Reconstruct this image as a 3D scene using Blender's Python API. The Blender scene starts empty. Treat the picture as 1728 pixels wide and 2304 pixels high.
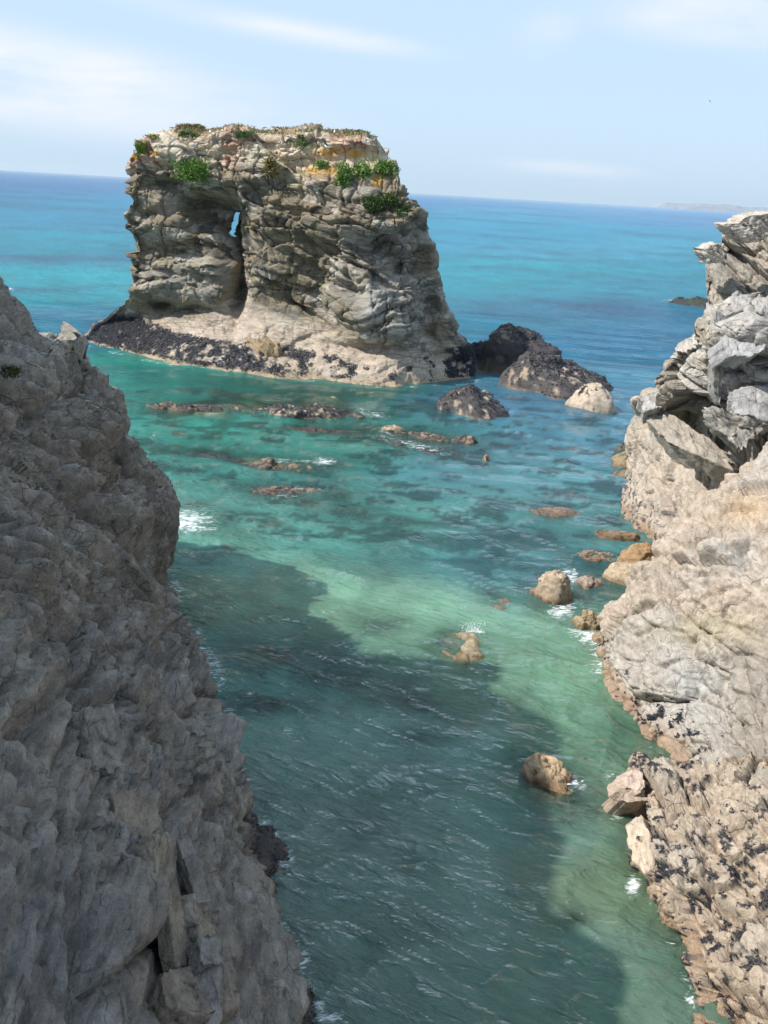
import bpy, math, random
import numpy as np
random.seed(7)
RNG = np.random.default_rng(7)
D = bpy.data
SC = bpy.context.scene
COL = SC.collection

# ------------------------------------------------------------------ camera
H = 20.0; FPX = 2304.0
RHO = math.atan(0.0567); PIT = math.atan((1152 - 430) * math.cos(RHO) / FPX)
Fv = np.array([0, math.cos(PIT), -math.sin(PIT)]); Xv = np.array([1.0, 0, 0]); U0 = np.cross(Xv, Fv)
Rv = math.cos(RHO) * Xv + math.sin(RHO) * U0; Uv = math.cos(RHO) * U0 - math.sin(RHO) * Xv
from mathutils import Matrix
cd = D.cameras.new('camera'); cam = D.objects.new('camera', cd); COL.objects.link(cam)
M = Matrix.Identity(4)
for i in range(3):
    M[i][0] = Rv[i]; M[i][1] = Uv[i]; M[i][2] = -Fv[i]
M[2][3] = H
cam.matrix_world = M
cd.sensor_fit = 'VERTICAL'; cd.sensor_height = 36.0; cd.sensor_width = 27.0; cd.lens = 36.0
cd.clip_end = 80000; cd.clip_start = 0.2
SC.camera = cam

# ------------------------------------------------------------------ light
SUN_EL, SUN_AZ = math.radians(47), (-0.95, -0.27)     # horizontal direction TOWARDS the sun
EXPOSURE = 0.62
w = D.worlds.new('World'); SC.world = w; w.use_nodes = True
nt = w.node_tree; nt.nodes.clear()
out = nt.nodes.new('ShaderNodeOutputWorld'); bg = nt.nodes.new('ShaderNodeBackground')
sky = nt.nodes.new('ShaderNodeTexSky'); sky.sky_type = 'NISHITA'; sky.sun_disc = False
sky.sun_elevation = SUN_EL; sky.sun_rotation = math.atan2(SUN_AZ[0], SUN_AZ[1])
sky.altitude = 0; sky.air_density = 1.0; sky.dust_density = 1.6; sky.ozone_density = 1.5
bg.inputs[1].default_value = 0.10
# thin high cirrus, laid out by direction in the sky
tc = nt.nodes.new('ShaderNodeTexCoord')
L = nt.links.new
mp = nt.nodes.new('ShaderNodeMapping'); mp.inputs['Rotation'].default_value = (0, math.radians(-9), 0); mp.inputs['Scale'].default_value = (1.6, 1.2, 9.0)
n1 = nt.nodes.new('ShaderNodeTexNoise'); n1.inputs['Scale'].default_value = 2.6; n1.inputs['Detail'].default_value = 8; n1.inputs['Roughness'].default_value = 0.55
n1.inputs['Distortion'].default_value = 0.3
L(tc.outputs['Generated'], mp.inputs[0]); L(mp.outputs[0], n1.inputs['Vector'])
def cloud_bank(d, sc, tilt):
    """soft elongated bank of cirrus centred on direction d"""
    v = nt.nodes.new('ShaderNodeVectorMath'); v.operation = 'SUBTRACT'; L(tc.outputs['Generated'], v.inputs[0]); v.inputs[1].default_value = d
    r = nt.nodes.new('ShaderNodeMapping'); r.vector_type = 'TEXTURE'; r.inputs['Rotation'].default_value = (0, math.radians(tilt), 0); r.inputs['Scale'].default_value = sc; L(v.outputs[0], r.inputs[0])
    l = nt.nodes.new('ShaderNodeVectorMath'); l.operation = 'LENGTH'; L(r.outputs[0], l.inputs[0])
    m_ = nt.nodes.new('ShaderNodeMapRange'); m_.interpolation_type = 'SMOOTHSTEP'; m_.inputs[1].default_value = 1; m_.inputs[2].default_value = 0; L(l.outputs['Value'], m_.inputs[0]); return m_
acc = None
def pdir(u, v):
    d = Fv + (u - 864) / FPX * Rv - (v - 1152) / FPX * Uv; d = d / np.linalg.norm(d); return tuple(float(q) for q in d)
for (u, v, sx_, sz_, tl, am) in ((60, 175, .34, .055, 6, 1.35), (260, 215, .22, .038, 6, 1.0), (620, 60, .19, .016, 5, .8), (1640, 40, .16, .035, 4, .8), (1270, 378, .10, .010, 1, .5), (1240, 60, .05, .03, -20, .3), (-700, 60, .35, .05, 5, 1.0), (2500, 150, .3, .05, 4, .9), (900, -500, .5, .08, 4, .7)):
    cb = cloud_bank(pdir(u, v), (sx_, .6, sz_), tl); m_ = nt.nodes.new('ShaderNodeMath'); m_.operation = 'MULTIPLY'; m_.inputs[1].default_value = am; L(cb.outputs[0], m_.inputs[0])
    if acc is None: acc = m_
    else:
        a_ = nt.nodes.new('ShaderNodeMath'); a_.operation = 'MAXIMUM'; L(acc.outputs[0], a_.inputs[0]); L(m_.outputs[0], a_.inputs[1]); acc = a_
rp = nt.nodes.new('ShaderNodeMapRange'); rp.inputs[1].default_value = 0.32; rp.inputs[2].default_value = 0.62; rp.inputs[3].default_value = 0.10; rp.inputs[4].default_value = 1.0; L(n1.outputs[0], rp.inputs[0])
cm = nt.nodes.new('ShaderNodeMath'); cm.operation = 'MULTIPLY'; L(acc.outputs[0], cm.inputs[0]); L(rp.outputs[0], cm.inputs[1])
mx = nt.nodes.new('ShaderNodeMix'); mx.data_type = 'RGBA'
mx.inputs[7].default_value = (6.7, 6.6, 6.95, 1); L(cm.outputs[0], mx.inputs[0])
hs = nt.nodes.new('ShaderNodeMix'); hs.data_type = 'RGBA'; hs.inputs[0].default_value = 0.80; hs.inputs[7].default_value = (4.25, 5.6, 7.1, 1)
L(sky.outputs[0], hs.inputs[6]); L(hs.outputs[2], mx.inputs[6]); L(mx.outputs[2], bg.inputs[0]); L(bg.outputs[0], out.inputs[0])
sl = D.lights.new('sun', 'SUN'); sl.energy = 4.2; sl.angle = math.radians(0.53); sl.color = (1.0, 0.95, 0.87)
so = D.objects.new('sun', sl); COL.objects.link(so)
from mathutils import Vector
sd = Vector((SUN_AZ[0], SUN_AZ[1], 0)).normalized() * math.cos(SUN_EL) + Vector((0, 0, math.sin(SUN_EL)))
so.rotation_euler = sd.to_track_quat('Z', 'Y').to_euler()
so.location = (-60, -40, 90)
SC.view_settings.view_transform = 'Standard'; SC.view_settings.look = 'None'
SC.view_settings.exposure = EXPOSURE; SC.view_settings.gamma = 1; SC.view_settings.use_curve_mapping = False
SC.cycles.transparent_max_bounces = 12
SC.cycles.volume_bounces = 0
SC.cycles.max_bounces = 5; SC.cycles.diffuse_bounces = 3; SC.cycles.glossy_bounces = 2

# ------------------------------------------------------------------ maths helpers
def ray(u, v):
    u = np.asarray(u, float)[..., None]; v = np.asarray(v, float)[..., None]
    return Fv + (u - 864) / FPX * Rv - (v - 1152) / FPX * Uv
def aty(u, v, Y):
    d = ray(u, v); t = np.asarray(Y, float)[..., None] / d[..., 1:2]
    return d * t + np.array([0, 0, H])
def atz(u, v, z=0.0):
    d = ray(u, v); t = (z - H) / d[..., 2:3]
    return d * t + np.array([0, 0, H])
def topx(P):
    q = P - np.array([0, 0, H]); dz = np.maximum(q @ Fv, 0.05)
    return 864 + (q @ Rv) / dz * FPX, 1152 - (q @ Uv) / dz * FPX
def sstep(a, b, x):
    t = np.clip((x - a) / (b - a), 0, 1); return t * t * (3 - 2 * t)
def hsh(ix, iy, iz, s):
    h = (ix.astype(np.uint32) * np.uint32(374761393) + iy.astype(np.uint32) * np.uint32(668265263) + iz.astype(np.uint32) * np.uint32(2147483647) + np.uint32((s * 974634777) & 0xffffffff))
    h = (h ^ (h >> np.uint32(13))) * np.uint32(1274126177); h ^= h >> np.uint32(16)
    h = h * np.uint32(2246822519); h ^= h >> np.uint32(15)
    return h
def f01(h): return (h & np.uint32(0xffffff)).astype(np.float32) / np.float32(16777216.0)
def vnoise(P, s=0):
    i = np.floor(P).astype(np.int64); f = (P - i).astype(np.float32); f = f * f * f * (f * (f * 6 - 15) + 10)
    r = 0
    for dx in (0, 1):
        wx = f[:, 0] if dx else 1 - f[:, 0]
        for dy in (0, 1):
            wy = f[:, 1] if dy else 1 - f[:, 1]
            for dz in (0, 1):
                wz = f[:, 2] if dz else 1 - f[:, 2]
                r = r + wx * wy * wz * f01(hsh(i[:, 0] + dx, i[:, 1] + dy, i[:, 2] + dz, s))
    return r * 2 - 1
def fbm(P, s=0, o=4, g=0.5):
    r = 0; a = 1.0; t = 0
    for k in range(o):
        r = r + a * vnoise(P * (2.03 ** k) + 17.3 * k, s + k); t += a; a *= g
    return r / t
def worley(P, s=0):
    b = np.floor(P - 0.5).astype(np.int64); n = len(P)
    F1 = np.full(n, 9, np.float32); F2 = np.full(n, 9, np.float32); idh = np.zeros(n, np.uint32); dl = np.zeros((n, 3), np.float32)
    for dx in (0, 1):
        for dy in (0, 1):
            for dz in (0, 1):
                c = b + np.array([dx, dy, dz]); h = hsh(c[:, 0], c[:, 1], c[:, 2], s)
                o = np.stack([f01(h), f01(h >> np.uint32(5) ^ h * np.uint32(40503)), f01((h * np.uint32(2654435761)) >> np.uint32(7))], 1) * 0.8 + 0.1
                d = (P - c - o).astype(np.float32); q = np.sqrt((d * d).sum(1))
                m = q < F1
                F2 = np.where(m, F1, np.minimum(F2, q)); F1 = np.where(m, q, F1)
                idh = np.where(m, h, idh); dl[m] = d[m]
    return F1, F2, idh, dl
def rnd(idh, k): return f01((idh ^ np.uint32(k * 7919 + 13)) * np.uint32(2654435761 + 2 * k & 0xffffffff) >> np.uint32(3))
def basis(nrm, along):
    n = np.array(nrm, float); n /= np.linalg.norm(n); a = np.array(along, float); a -= n * (a @ n); a /= np.linalg.norm(a)
    return np.stack([a, np.cross(n, a), n])            # rows: along bed, across, bed normal
def slabs(P, B, size, amp, s, tilt=0.6, crack=0.5, warp=0.0):
    """broken bedded blocks: every cell of a stretched cell pattern gets its own offset and facing"""
    q = P @ B.T
    if warp: q = q + warp * np.stack([vnoise(P / (size[0] * 1.3) + 9.1 * k, s + 50 + k) for k in range(3)], 1) * np.array(size) * 0.9
    F1, F2, h, dl = worley(q / np.array(size), s)
    d = (rnd(h, 1) - 0.5) * 2
    t = (dl[:, 0] * (rnd(h, 2) - 0.5) + dl[:, 1] * (rnd(h, 3) - 0.5) + dl[:, 2] * (rnd(h, 4) - 0.35)) * 2 * tilt
    e = F2 - F1
    return amp * (0.55 * d + t - crack * np.exp(-(e / 0.07) ** 2)), h, e
def catmull(A, n, axis):
    A = np.moveaxis(np.asarray(A, float), axis, 0); m = len(A)
    t = np.linspace(0, m - 1 - 1e-9, n); i = t.astype(int); f = (t - i).reshape((-1,) + (1,) * (A.ndim - 1))
    g = lambda k: A[np.clip(i + k, 0, m - 1)]
    p0, p1, p2, p3 = g(-1), g(0), g(1), g(2)
    r = 0.5 * ((2 * p1) + (p2 - p0) * f + (2 * p0 - 5 * p1 + 4 * p2 - p3) * f ** 2 + (3 * p1 - p0 - 3 * p2 + p3) * f ** 3)
    return np.moveaxis(r, 0, axis)
def grid_normals(P):
    a = np.gradient(P, axis=0); b = np.gradient(P, axis=1)
    n = np.cross(a, b); return n / np.maximum(np.linalg.norm(n, axis=-1, keepdims=True), 1e-9)
def smooth_grid(P, k):
    for _ in range(k):
        Q = np.pad(P, ((1, 1), (1, 1), (0, 0)), mode='edge'); P = (Q[:-2, 1:-1] + Q[2:, 1:-1] + Q[1:-1, :-2] + Q[1:-1, 2:] + 2 * P) / 6
    return P
def grid_faces(n, m, wrap=False, mask=None):
    i, j = np.meshgrid(np.arange(n - 1), np.arange(m if wrap else m - 1), indexing='ij')
    if mask is not None: k = ~mask; i, j = i[k], j[k]
    i = i.ravel(); j = j.ravel(); j2 = (j + 1) % m
    return np.stack([i * m + j, i * m + j2, (i + 1) * m + j2, (i + 1) * m + j], 1)
def mesh(name, V, Fq, mat, parent=None, attrs=None, smooth=True, tris=None):
    me = D.meshes.new(name); V = np.asarray(V, np.float32).reshape(-1, 3)
    Fq = np.asarray(Fq, np.int32); nq = len(Fq); k = Fq.shape[1] if nq else 4
    nt_ = 0 if tris is None else len(tris)
    me.vertices.add(len(V)); me.vertices.foreach_set('co', V.ravel())
    idx = Fq.ravel()
    if nt_: idx = np.concatenate([idx, np.asarray(tris, np.int32).ravel()])
    me.loops.add(len(idx)); me.loops.foreach_set('vertex_index', idx)
    me.polygons.add(nq + nt_)
    st = np.concatenate([np.arange(nq) * k, nq * k + np.arange(nt_) * 3]).astype(np.int32)
    me.polygons.foreach_set('loop_start', st)
    me.update(calc_edges=True)
    me.polygons.foreach_set('use_smooth', np.full(nq + nt_, smooth))
    for an, av in (attrs or {}).items():
        av = np.asarray(av, np.float32)
        if av.ndim == 1: at = me.attributes.new(an, 'FLOAT', 'POINT'); at.data.foreach_set('value', av)
        else:
            at = me.attributes.new(an, 'FLOAT_COLOR', 'POINT'); at.data.foreach_set('color', np.concatenate([av, np.ones((len(av), 1), np.float32)], 1).ravel())
    me.materials.append(mat); me.validate()
    o = D.objects.new(name, me); COL.objects.link(o)
    if parent: o.parent = parent
    return o
def tag(o, label=None, cat=None, group=None, kind=None):
    if label: o['label'] = label
    if cat: o['category'] = cat
    if group: o['group'] = group
    if kind: o['kind'] = kind
    return o
def empty(name, loc=(0, 0, 0)):
    o = D.objects.new(name, None); COL.objects.link(o); o.location = loc; o.empty_display_size = 0.5; return o
def setpar(o, root):      # meshes are in world coordinates; keep them there under a root that stands elsewhere
    o.parent = root; o.matrix_parent_inverse = Matrix.Translation(root.location).inverted()
def mixc(a, b, t): return a * (1 - t[:, None]) + np.asarray(b) * t[:, None]

# ------------------------------------------------------------------ materials
def mat(name):
    m = D.materials.new(name); m.use_nodes = True; m.node_tree.nodes.clear(); return m, m.node_tree
def rock_material(name, scale, stretch, bump=0.5, rot=(0, 0, 0), contrast=0.5, cr=None):
    """cr: (cell size xyz in m, rotation) of the fine joint pattern"""
    m, t = mat(name); N = t.nodes.new; L = t.links.new
    o = N('ShaderNodeOutputMaterial'); b = N('ShaderNodeBsdfPrincipled'); L(b.outputs[0], o.inputs[0])
    a = N('ShaderNodeAttribute'); a.attribute_name = 'Col'; wt = N('ShaderNodeAttribute'); wt.attribute_name = 'wet'
    g = N('ShaderNodeNewGeometry'); mp = N('ShaderNodeMapping'); mp.inputs['Rotation'].default_value = rot; mp.inputs['Scale'].default_value = stretch
    L(g.outputs['Position'], mp.inputs[0])
    n = N('ShaderNodeTexNoise'); n.inputs['Scale'].default_value = scale; n.inputs['Detail'].default_value = 8; n.inputs['Roughness'].default_value = 0.68
    n.inputs['Distortion'].default_value = 0.4
    L(mp.outputs[0], n.inputs['Vector'])
    n2 = N('ShaderNodeTexNoise'); n2.inputs['Scale'].default_value = scale * 5; n2.inputs['Detail'].default_value = 5; n2.inputs['Roughness'].default_value = 0.7
    L(g.outputs['Position'], n2.inputs['Vector'])
    mr = N('ShaderNodeMapRange'); mr.inputs[1].default_value = 0.3; mr.inputs[2].default_value = 0.7; mr.inputs[3].default_value = 1 - contrast; mr.inputs[4].default_value = 1 + contrast
    L(n.outputs[0], mr.inputs[0])
    mr2 = N('ShaderNodeMapRange'); mr2.inputs[1].default_value = 0.3; mr2.inputs[2].default_value = 0.7; mr2.inputs[3].default_value = 0.78; mr2.inputs[4].default_value = 1.22
    L(n2.outputs[0], mr2.inputs[0])
    mu = N('ShaderNodeMath'); mu.operation = 'MULTIPLY'; L(mr.outputs[0], mu.inputs[0]); L(mr2.outputs[0], mu.inputs[1])
    hgt = None
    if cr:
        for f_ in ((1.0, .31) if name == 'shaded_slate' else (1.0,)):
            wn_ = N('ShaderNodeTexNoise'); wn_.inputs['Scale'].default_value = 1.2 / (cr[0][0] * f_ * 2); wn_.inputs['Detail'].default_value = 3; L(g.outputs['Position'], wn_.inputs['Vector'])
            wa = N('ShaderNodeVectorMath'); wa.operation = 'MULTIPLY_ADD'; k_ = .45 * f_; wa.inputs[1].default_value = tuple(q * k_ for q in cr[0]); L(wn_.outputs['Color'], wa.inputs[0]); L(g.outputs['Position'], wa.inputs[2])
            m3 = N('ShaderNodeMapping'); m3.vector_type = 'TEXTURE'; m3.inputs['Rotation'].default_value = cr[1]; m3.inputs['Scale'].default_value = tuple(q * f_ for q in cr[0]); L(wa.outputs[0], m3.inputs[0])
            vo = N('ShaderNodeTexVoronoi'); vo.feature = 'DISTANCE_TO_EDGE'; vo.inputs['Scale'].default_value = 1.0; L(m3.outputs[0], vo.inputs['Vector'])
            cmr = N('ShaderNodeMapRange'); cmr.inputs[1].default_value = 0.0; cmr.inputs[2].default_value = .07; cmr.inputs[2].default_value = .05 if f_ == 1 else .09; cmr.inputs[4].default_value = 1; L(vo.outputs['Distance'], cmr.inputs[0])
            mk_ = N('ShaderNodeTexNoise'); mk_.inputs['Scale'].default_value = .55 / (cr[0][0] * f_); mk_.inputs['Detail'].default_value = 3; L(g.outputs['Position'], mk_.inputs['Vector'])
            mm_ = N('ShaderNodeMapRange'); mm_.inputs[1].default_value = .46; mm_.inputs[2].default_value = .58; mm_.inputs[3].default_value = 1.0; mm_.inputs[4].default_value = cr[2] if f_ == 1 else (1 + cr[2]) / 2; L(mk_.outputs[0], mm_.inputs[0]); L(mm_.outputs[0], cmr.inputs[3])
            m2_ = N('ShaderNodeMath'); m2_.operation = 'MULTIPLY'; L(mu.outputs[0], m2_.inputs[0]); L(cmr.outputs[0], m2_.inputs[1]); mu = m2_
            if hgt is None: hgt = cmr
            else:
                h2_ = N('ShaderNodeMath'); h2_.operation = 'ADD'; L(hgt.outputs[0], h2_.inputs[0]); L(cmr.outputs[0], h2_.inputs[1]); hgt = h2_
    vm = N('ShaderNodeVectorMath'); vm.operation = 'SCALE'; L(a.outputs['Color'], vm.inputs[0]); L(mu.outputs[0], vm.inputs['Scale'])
    L(vm.outputs[0], b.inputs['Base Color'])
    ad = N('ShaderNodeMath'); ad.operation = 'MULTIPLY_ADD'; ad.inputs[1].default_value = 0.45; L(n2.outputs[0], ad.inputs[0]); L(n.outputs[0], ad.inputs[2])
    bp = N('ShaderNodeBump'); bp.inputs['Strength'].default_value = bump; bp.inputs['Distance'].default_value = 0.35 / scale
    if hgt:
        h3_ = N('ShaderNodeMath'); h3_.operation = 'MULTIPLY_ADD'; h3_.inputs[1].default_value = .55; L(hgt.outputs[0], h3_.inputs[0]); L(ad.outputs[0], h3_.inputs[2]); ad = h3_
    L(ad.outputs[0], bp.inputs['Height']); L(bp.outputs[0], b.inputs['Normal'])
    r = N('ShaderNodeMapRange'); r.inputs[3].default_value = 0.86; r.inputs[4].default_value = 0.3; L(wt.outputs['Fac'], r.inputs[0]); L(r.outputs[0], b.inputs['Roughness'])
    b.inputs['Specular IOR Level'].default_value = 0.35
    return m
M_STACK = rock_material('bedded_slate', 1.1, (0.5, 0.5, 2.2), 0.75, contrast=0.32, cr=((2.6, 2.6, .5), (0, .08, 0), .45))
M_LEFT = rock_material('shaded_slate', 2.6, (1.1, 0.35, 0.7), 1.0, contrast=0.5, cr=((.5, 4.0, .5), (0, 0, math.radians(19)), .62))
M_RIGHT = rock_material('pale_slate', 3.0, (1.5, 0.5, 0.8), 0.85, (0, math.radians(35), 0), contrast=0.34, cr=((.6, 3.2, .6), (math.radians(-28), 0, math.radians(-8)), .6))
M_REEF = rock_material('reef_rock', 2.6, (1, 1, 1.3), 0.8, contrast=0.35)
def simple_mat(name, col, rough=0.8, noise=0.3, scale=3.0, spec=0.3, attr=False):
    m, t = mat(name); N = t.nodes.new; L = t.links.new
    o = N('ShaderNodeOutputMaterial'); b = N('ShaderNodeBsdfPrincipled'); L(b.outputs[0], o.inputs[0])
    g = N('ShaderNodeNewGeometry'); n = N('ShaderNodeTexNoise'); n.inputs['Scale'].default_value = scale; n.inputs['Detail'].default_value = 4; L(g.outputs['Position'], n.inputs['Vector'])
    mr = N('ShaderNodeMapRange'); mr.inputs[1].default_value = 0.3; mr.inputs[2].default_value = 0.7; mr.inputs[3].default_value = 1 - noise; mr.inputs[4].default_value = 1 + noise; L(n.outputs[0], mr.inputs[0])
    vm = N('ShaderNodeVectorMath'); vm.operation = 'SCALE'; L(mr.outputs[0], vm.inputs['Scale'])
    if attr:
        a = N('ShaderNodeAttribute'); a.attribute_name = 'Col'; L(a.outputs['Color'], vm.inputs[0])
    else: vm.inputs[0].default_value = col
    L(vm.outputs[0], b.inputs['Base Color']); b.inputs['Roughness'].default_value = rough; b.inputs['Specular IOR Level'].default_value = spec
    return m
M_MUSSEL = simple_mat('mussel_shell', (0.022, 0.024, 0.035), 0.38, 0.5, 6, 0.5)
M_LEAF = simple_mat('leaf', (0.10, 0.17, 0.03), 0.6, 0.4, 2.0, 0.25, attr=True)
M_STEM = simple_mat('stem', (0.10, 0.07, 0.04))
M_WHITE = simple_mat('white_feather', (0.8, 0.8, 0.8), 0.6, 0.04)
M_GREY = simple_mat('grey_feather', (0.30, 0.32, 0.35), 0.6, 0.1)
M_BLACK = simple_mat('black_feather', (0.02, 0.02, 0.025), 0.5, 0.1)
M_BEAK = simple_mat('beak', (0.6, 0.38, 0.05), 0.5, 0.1)
M_LAND = simple_mat('far_land', (0.20, 0.22, 0.26), 0.9, 0.3, 0.01)  # pale blue of distant haze put into the land colour
M_BED = simple_mat('sand_and_weed', (0.3, 0.3, 0.2), 0.9, 0.18, 1.2, 0.1, attr=True)
M_FOAM = simple_mat('foam_spray', (0.85, 0.87, 0.88), 0.6, 0.05)

# water: fresnel sky reflection over clear, absorbing, slightly milky water
def water_material():
    m, t = mat('sea_water'); N = t.nodes.new; L = t.links.new
    o = N('ShaderNodeOutputMaterial')
    tc_ = N('ShaderNodeAttribute'); tc_.attribute_name = 'Tcol'; op = N('ShaderNodeAttribute'); op.attribute_name = 'opac'
    fo = N('ShaderNodeAttribute'); fo.attribute_name = 'foam'; fa = N('ShaderNodeAttribute'); fa.attribute_name = 'far'; ti = N('ShaderNodeAttribute'); ti.attribute_name = 'tint'
    g = N('ShaderNodeNewGeometry')
    # ripples
    def nz(sc, st, det, rot=0.0):
        mp = N('ShaderNodeMapping'); mp.vector_type = 'TEXTURE'; mp.inputs['Scale'].default_value = tuple(1 / q for q in st); mp.inputs['Rotation'].default_value = (0, 0, rot); L(g.outputs['Position'], mp.inputs[0])
        n = N('ShaderNodeTexNoise'); n.inputs['Scale'].default_value = sc; n.inputs['Detail'].default_value = det; n.inputs['Roughness'].default_value = 0.55; n.inputs['Distortion'].default_value = 0.35
        L(mp.outputs[0], n.inputs['Vector']); return n
    n1 = nz(2.0, (0.6, 1.35, 1), 6, math.radians(-27)); n2 = nz(0.5, (0.7, 1.4, 1), 9, math.radians(-6)); n2.inputs['Roughness'].default_value = .62
    b1 = N('ShaderNodeBump'); b1.inputs['Distance'].default_value = 0.36
    inv = N('ShaderNodeMapRange'); inv.inputs[3].default_value = 1.0; inv.inputs[4].default_value = 0.0; L(fa.outputs['Fac'], inv.inputs[0]); L(inv.outputs[0], b1.inputs['Strength'])
    L(n1.outputs[0], b1.inputs['Height'])
    b2 = N('ShaderNodeBump'); b2.inputs['Distance'].default_value = 2.3; L(n2.outputs[0], b2.inputs['Height']); L(b1.outputs[0], b2.inputs['Normal'])
    s2 = N('ShaderNodeMapRange'); s2.inputs[3].default_value = 0.13; s2.inputs[4].default_value = 1.0; L(fa.outputs['Fac'], s2.inputs[0]); L(s2.outputs[0], b2.inputs['Strength'])
    gl = N('ShaderNodeBsdfGlossy'); gl.inputs['Color'].default_value = (1, 1, 1, 1); L(b2.outputs[0], gl.inputs['Normal'])
    rr = N('ShaderNodeMapRange'); rr.inputs[3].default_value = 0.03; rr.inputs[4].default_value = 0.09; L(fa.outputs['Fac'], rr.inputs[0]); L(rr.outputs[0], gl.inputs['Roughness'])
    df = N('ShaderNodeSubsurfaceScattering'); df.falloff = 'BURLEY'; df.inputs['Scale'].default_value = 1.0; df.inputs['Radius'].default_value = (1.8, 3.2, 3.0)
    L(tc_.outputs['Color'], df.inputs['Color'])
    dfar = N('ShaderNodeBsdfDiffuse'); L(tc_.outputs['Color'], dfar.inputs['Color']); dm = N('ShaderNodeMixShader'); dmr = N('ShaderNodeMapRange'); dmr.inputs[3].default_value = .75; L(fa.outputs['Fac'], dmr.inputs[0]); L(dmr.outputs[0], dm.inputs[0]); L(b2.outputs[0], dfar.inputs['Normal']); L(b2.outputs[0], df.inputs['Normal']); L(df.outputs[0], dm.inputs[1]); L(dfar.outputs[0], dm.inputs[2]); df = dm
    tr = N('ShaderNodeBsdfTransparent'); L(ti.outputs['Color'], tr.inputs['Color'])
    mA = N('ShaderNodeMixShader'); L(op.outputs['Fac'], mA.inputs[0]); L(tr.outputs[0], mA.inputs[1]); L(df.outputs[0], mA.inputs[2])
    fr = N('ShaderNodeFresnel'); fr.inputs['IOR'].default_value = 1.36; L(b2.outputs[0], fr.inputs['Normal'])
    fm = N('ShaderNodeMath'); fm.operation = 'MINIMUM'; fm.inputs[1].default_value = 0.6; L(fr.outputs[0], fm.inputs[0])
    mB = N('ShaderNodeMixShader'); L(fm.outputs[0], mB.inputs[0]); L(mA.outputs[0], mB.inputs[1]); L(gl.outputs[0], mB.inputs[2])
    # foam
    n3 = nz(3.0, (0.6, 1.5, 1), 10, 0.3); n3.inputs['Roughness'].default_value = .72; n3.inputs['Distortion'].default_value = 1.2
    nx3 = N('ShaderNodeMapRange'); nx3.clamp = False; nx3.inputs[1].default_value = .25; nx3.inputs[2].default_value = .75; L(n3.outputs[0], nx3.inputs[0])
    fs = N('ShaderNodeMath'); fs.operation = 'MULTIPLY_ADD'; L(fo.outputs['Fac'], fs.inputs[0]); fs.inputs[1].default_value = .86
    L(nx3.outputs[0], fs.inputs[2])
    fmr = N('ShaderNodeMapRange'); fmr.inputs[1].default_value = 1.0; fmr.inputs[2].default_value = 1.28; fmr.inputs[4].default_value = .9; L(fs.outputs[0], fmr.inputs[0])
    fd = N('ShaderNodeBsdfDiffuse'); fd.inputs['Color'].default_value = (0.78, 0.81, 0.82, 1)
    mC = N('ShaderNodeMixShader'); L(fmr.outputs[0], mC.inputs[0]); L(mB.outputs[0], mC.inputs[1]); L(fd.outputs[0], mC.inputs[2])
    L(mC.outputs[0], o.inputs[0]); return m
M_SEA = water_material()

# ------------------------------------------------------------------ seabed depth and water colour maps (anchored to the sea floor)
# (u, v, ru, rv, rise of the floor in m, weed 0..1, turn)
REEFS = [(640, 915, 260, 26, 1.9, .9, 0), (420, 915, 130, 22, 1.5, .9, 0), (900, 985, 210, 30, 1.7, 1, 6), (640, 1045, 240, 30, 1.6, .8, 3), (640, 1108, 200, 26, 1.5, .7, 3), (790, 1160, 140, 55, 1.4, .5, 20),
         (1020, 1455, 105, 36, 2.6, .35, 0), (1130, 1350, 50, 30, 2.2, .4, 0), (1225, 1740, 70, 60, 2.4, .4, 40), (1250, 1800, 120, 60, 1.3, 1, 20), (1280, 2075, 42, 28, .9, 1, 10), (1235, 1150, 90, 22, 2.2, .15, 6), (1380, 1205, 120, 22, 1.7, .2, 4), (1360, 1340, 130, 110, 1.9, .2, 30),
         (640, 1470, 160, 60, .7, 1, 5), (930, 1580, 130, 42, .8, 1, 25), (600, 1570, 110, 30, .7, 1, 5), (960, 1670, 60, 25, .6, .9, 10), (820, 1390, 60, 22, .4, .8, 0), (900, 1190, 130, 26, 1.0, 1, 8), (480, 1160, 160, 40, 1.2, .4, 0),
         (460, 1020, 140, 22, 1.3, 1, 3), (1180, 1300, 180, 50, .9, .9, 10), (700, 880, 330, 18, .9, .7, 2), (1420, 1050, 80, 45, 2.2, .3, 0), (1560, 2130, 80, 150, 1.6, .1, -25), (1450, 1620, 110, 60, 1.3, .1, 30), (1460, 1900, 60, 120, 1.0, .1, 0), (1100, 1240, 300, 60, .5, .9, 3)]
def gp(u, v, R):
    cu, cv, ru, rv, a, wd, ang = R; c, s = math.cos(math.radians(ang)), math.sin(math.radians(ang))
    du = (u - cu) * c + (v - cv) * s; dv = -(u - cu) * s + (v - cv) * c
    return np.exp(-((du / ru) ** 2 + (dv / rv) ** 2))
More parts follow.
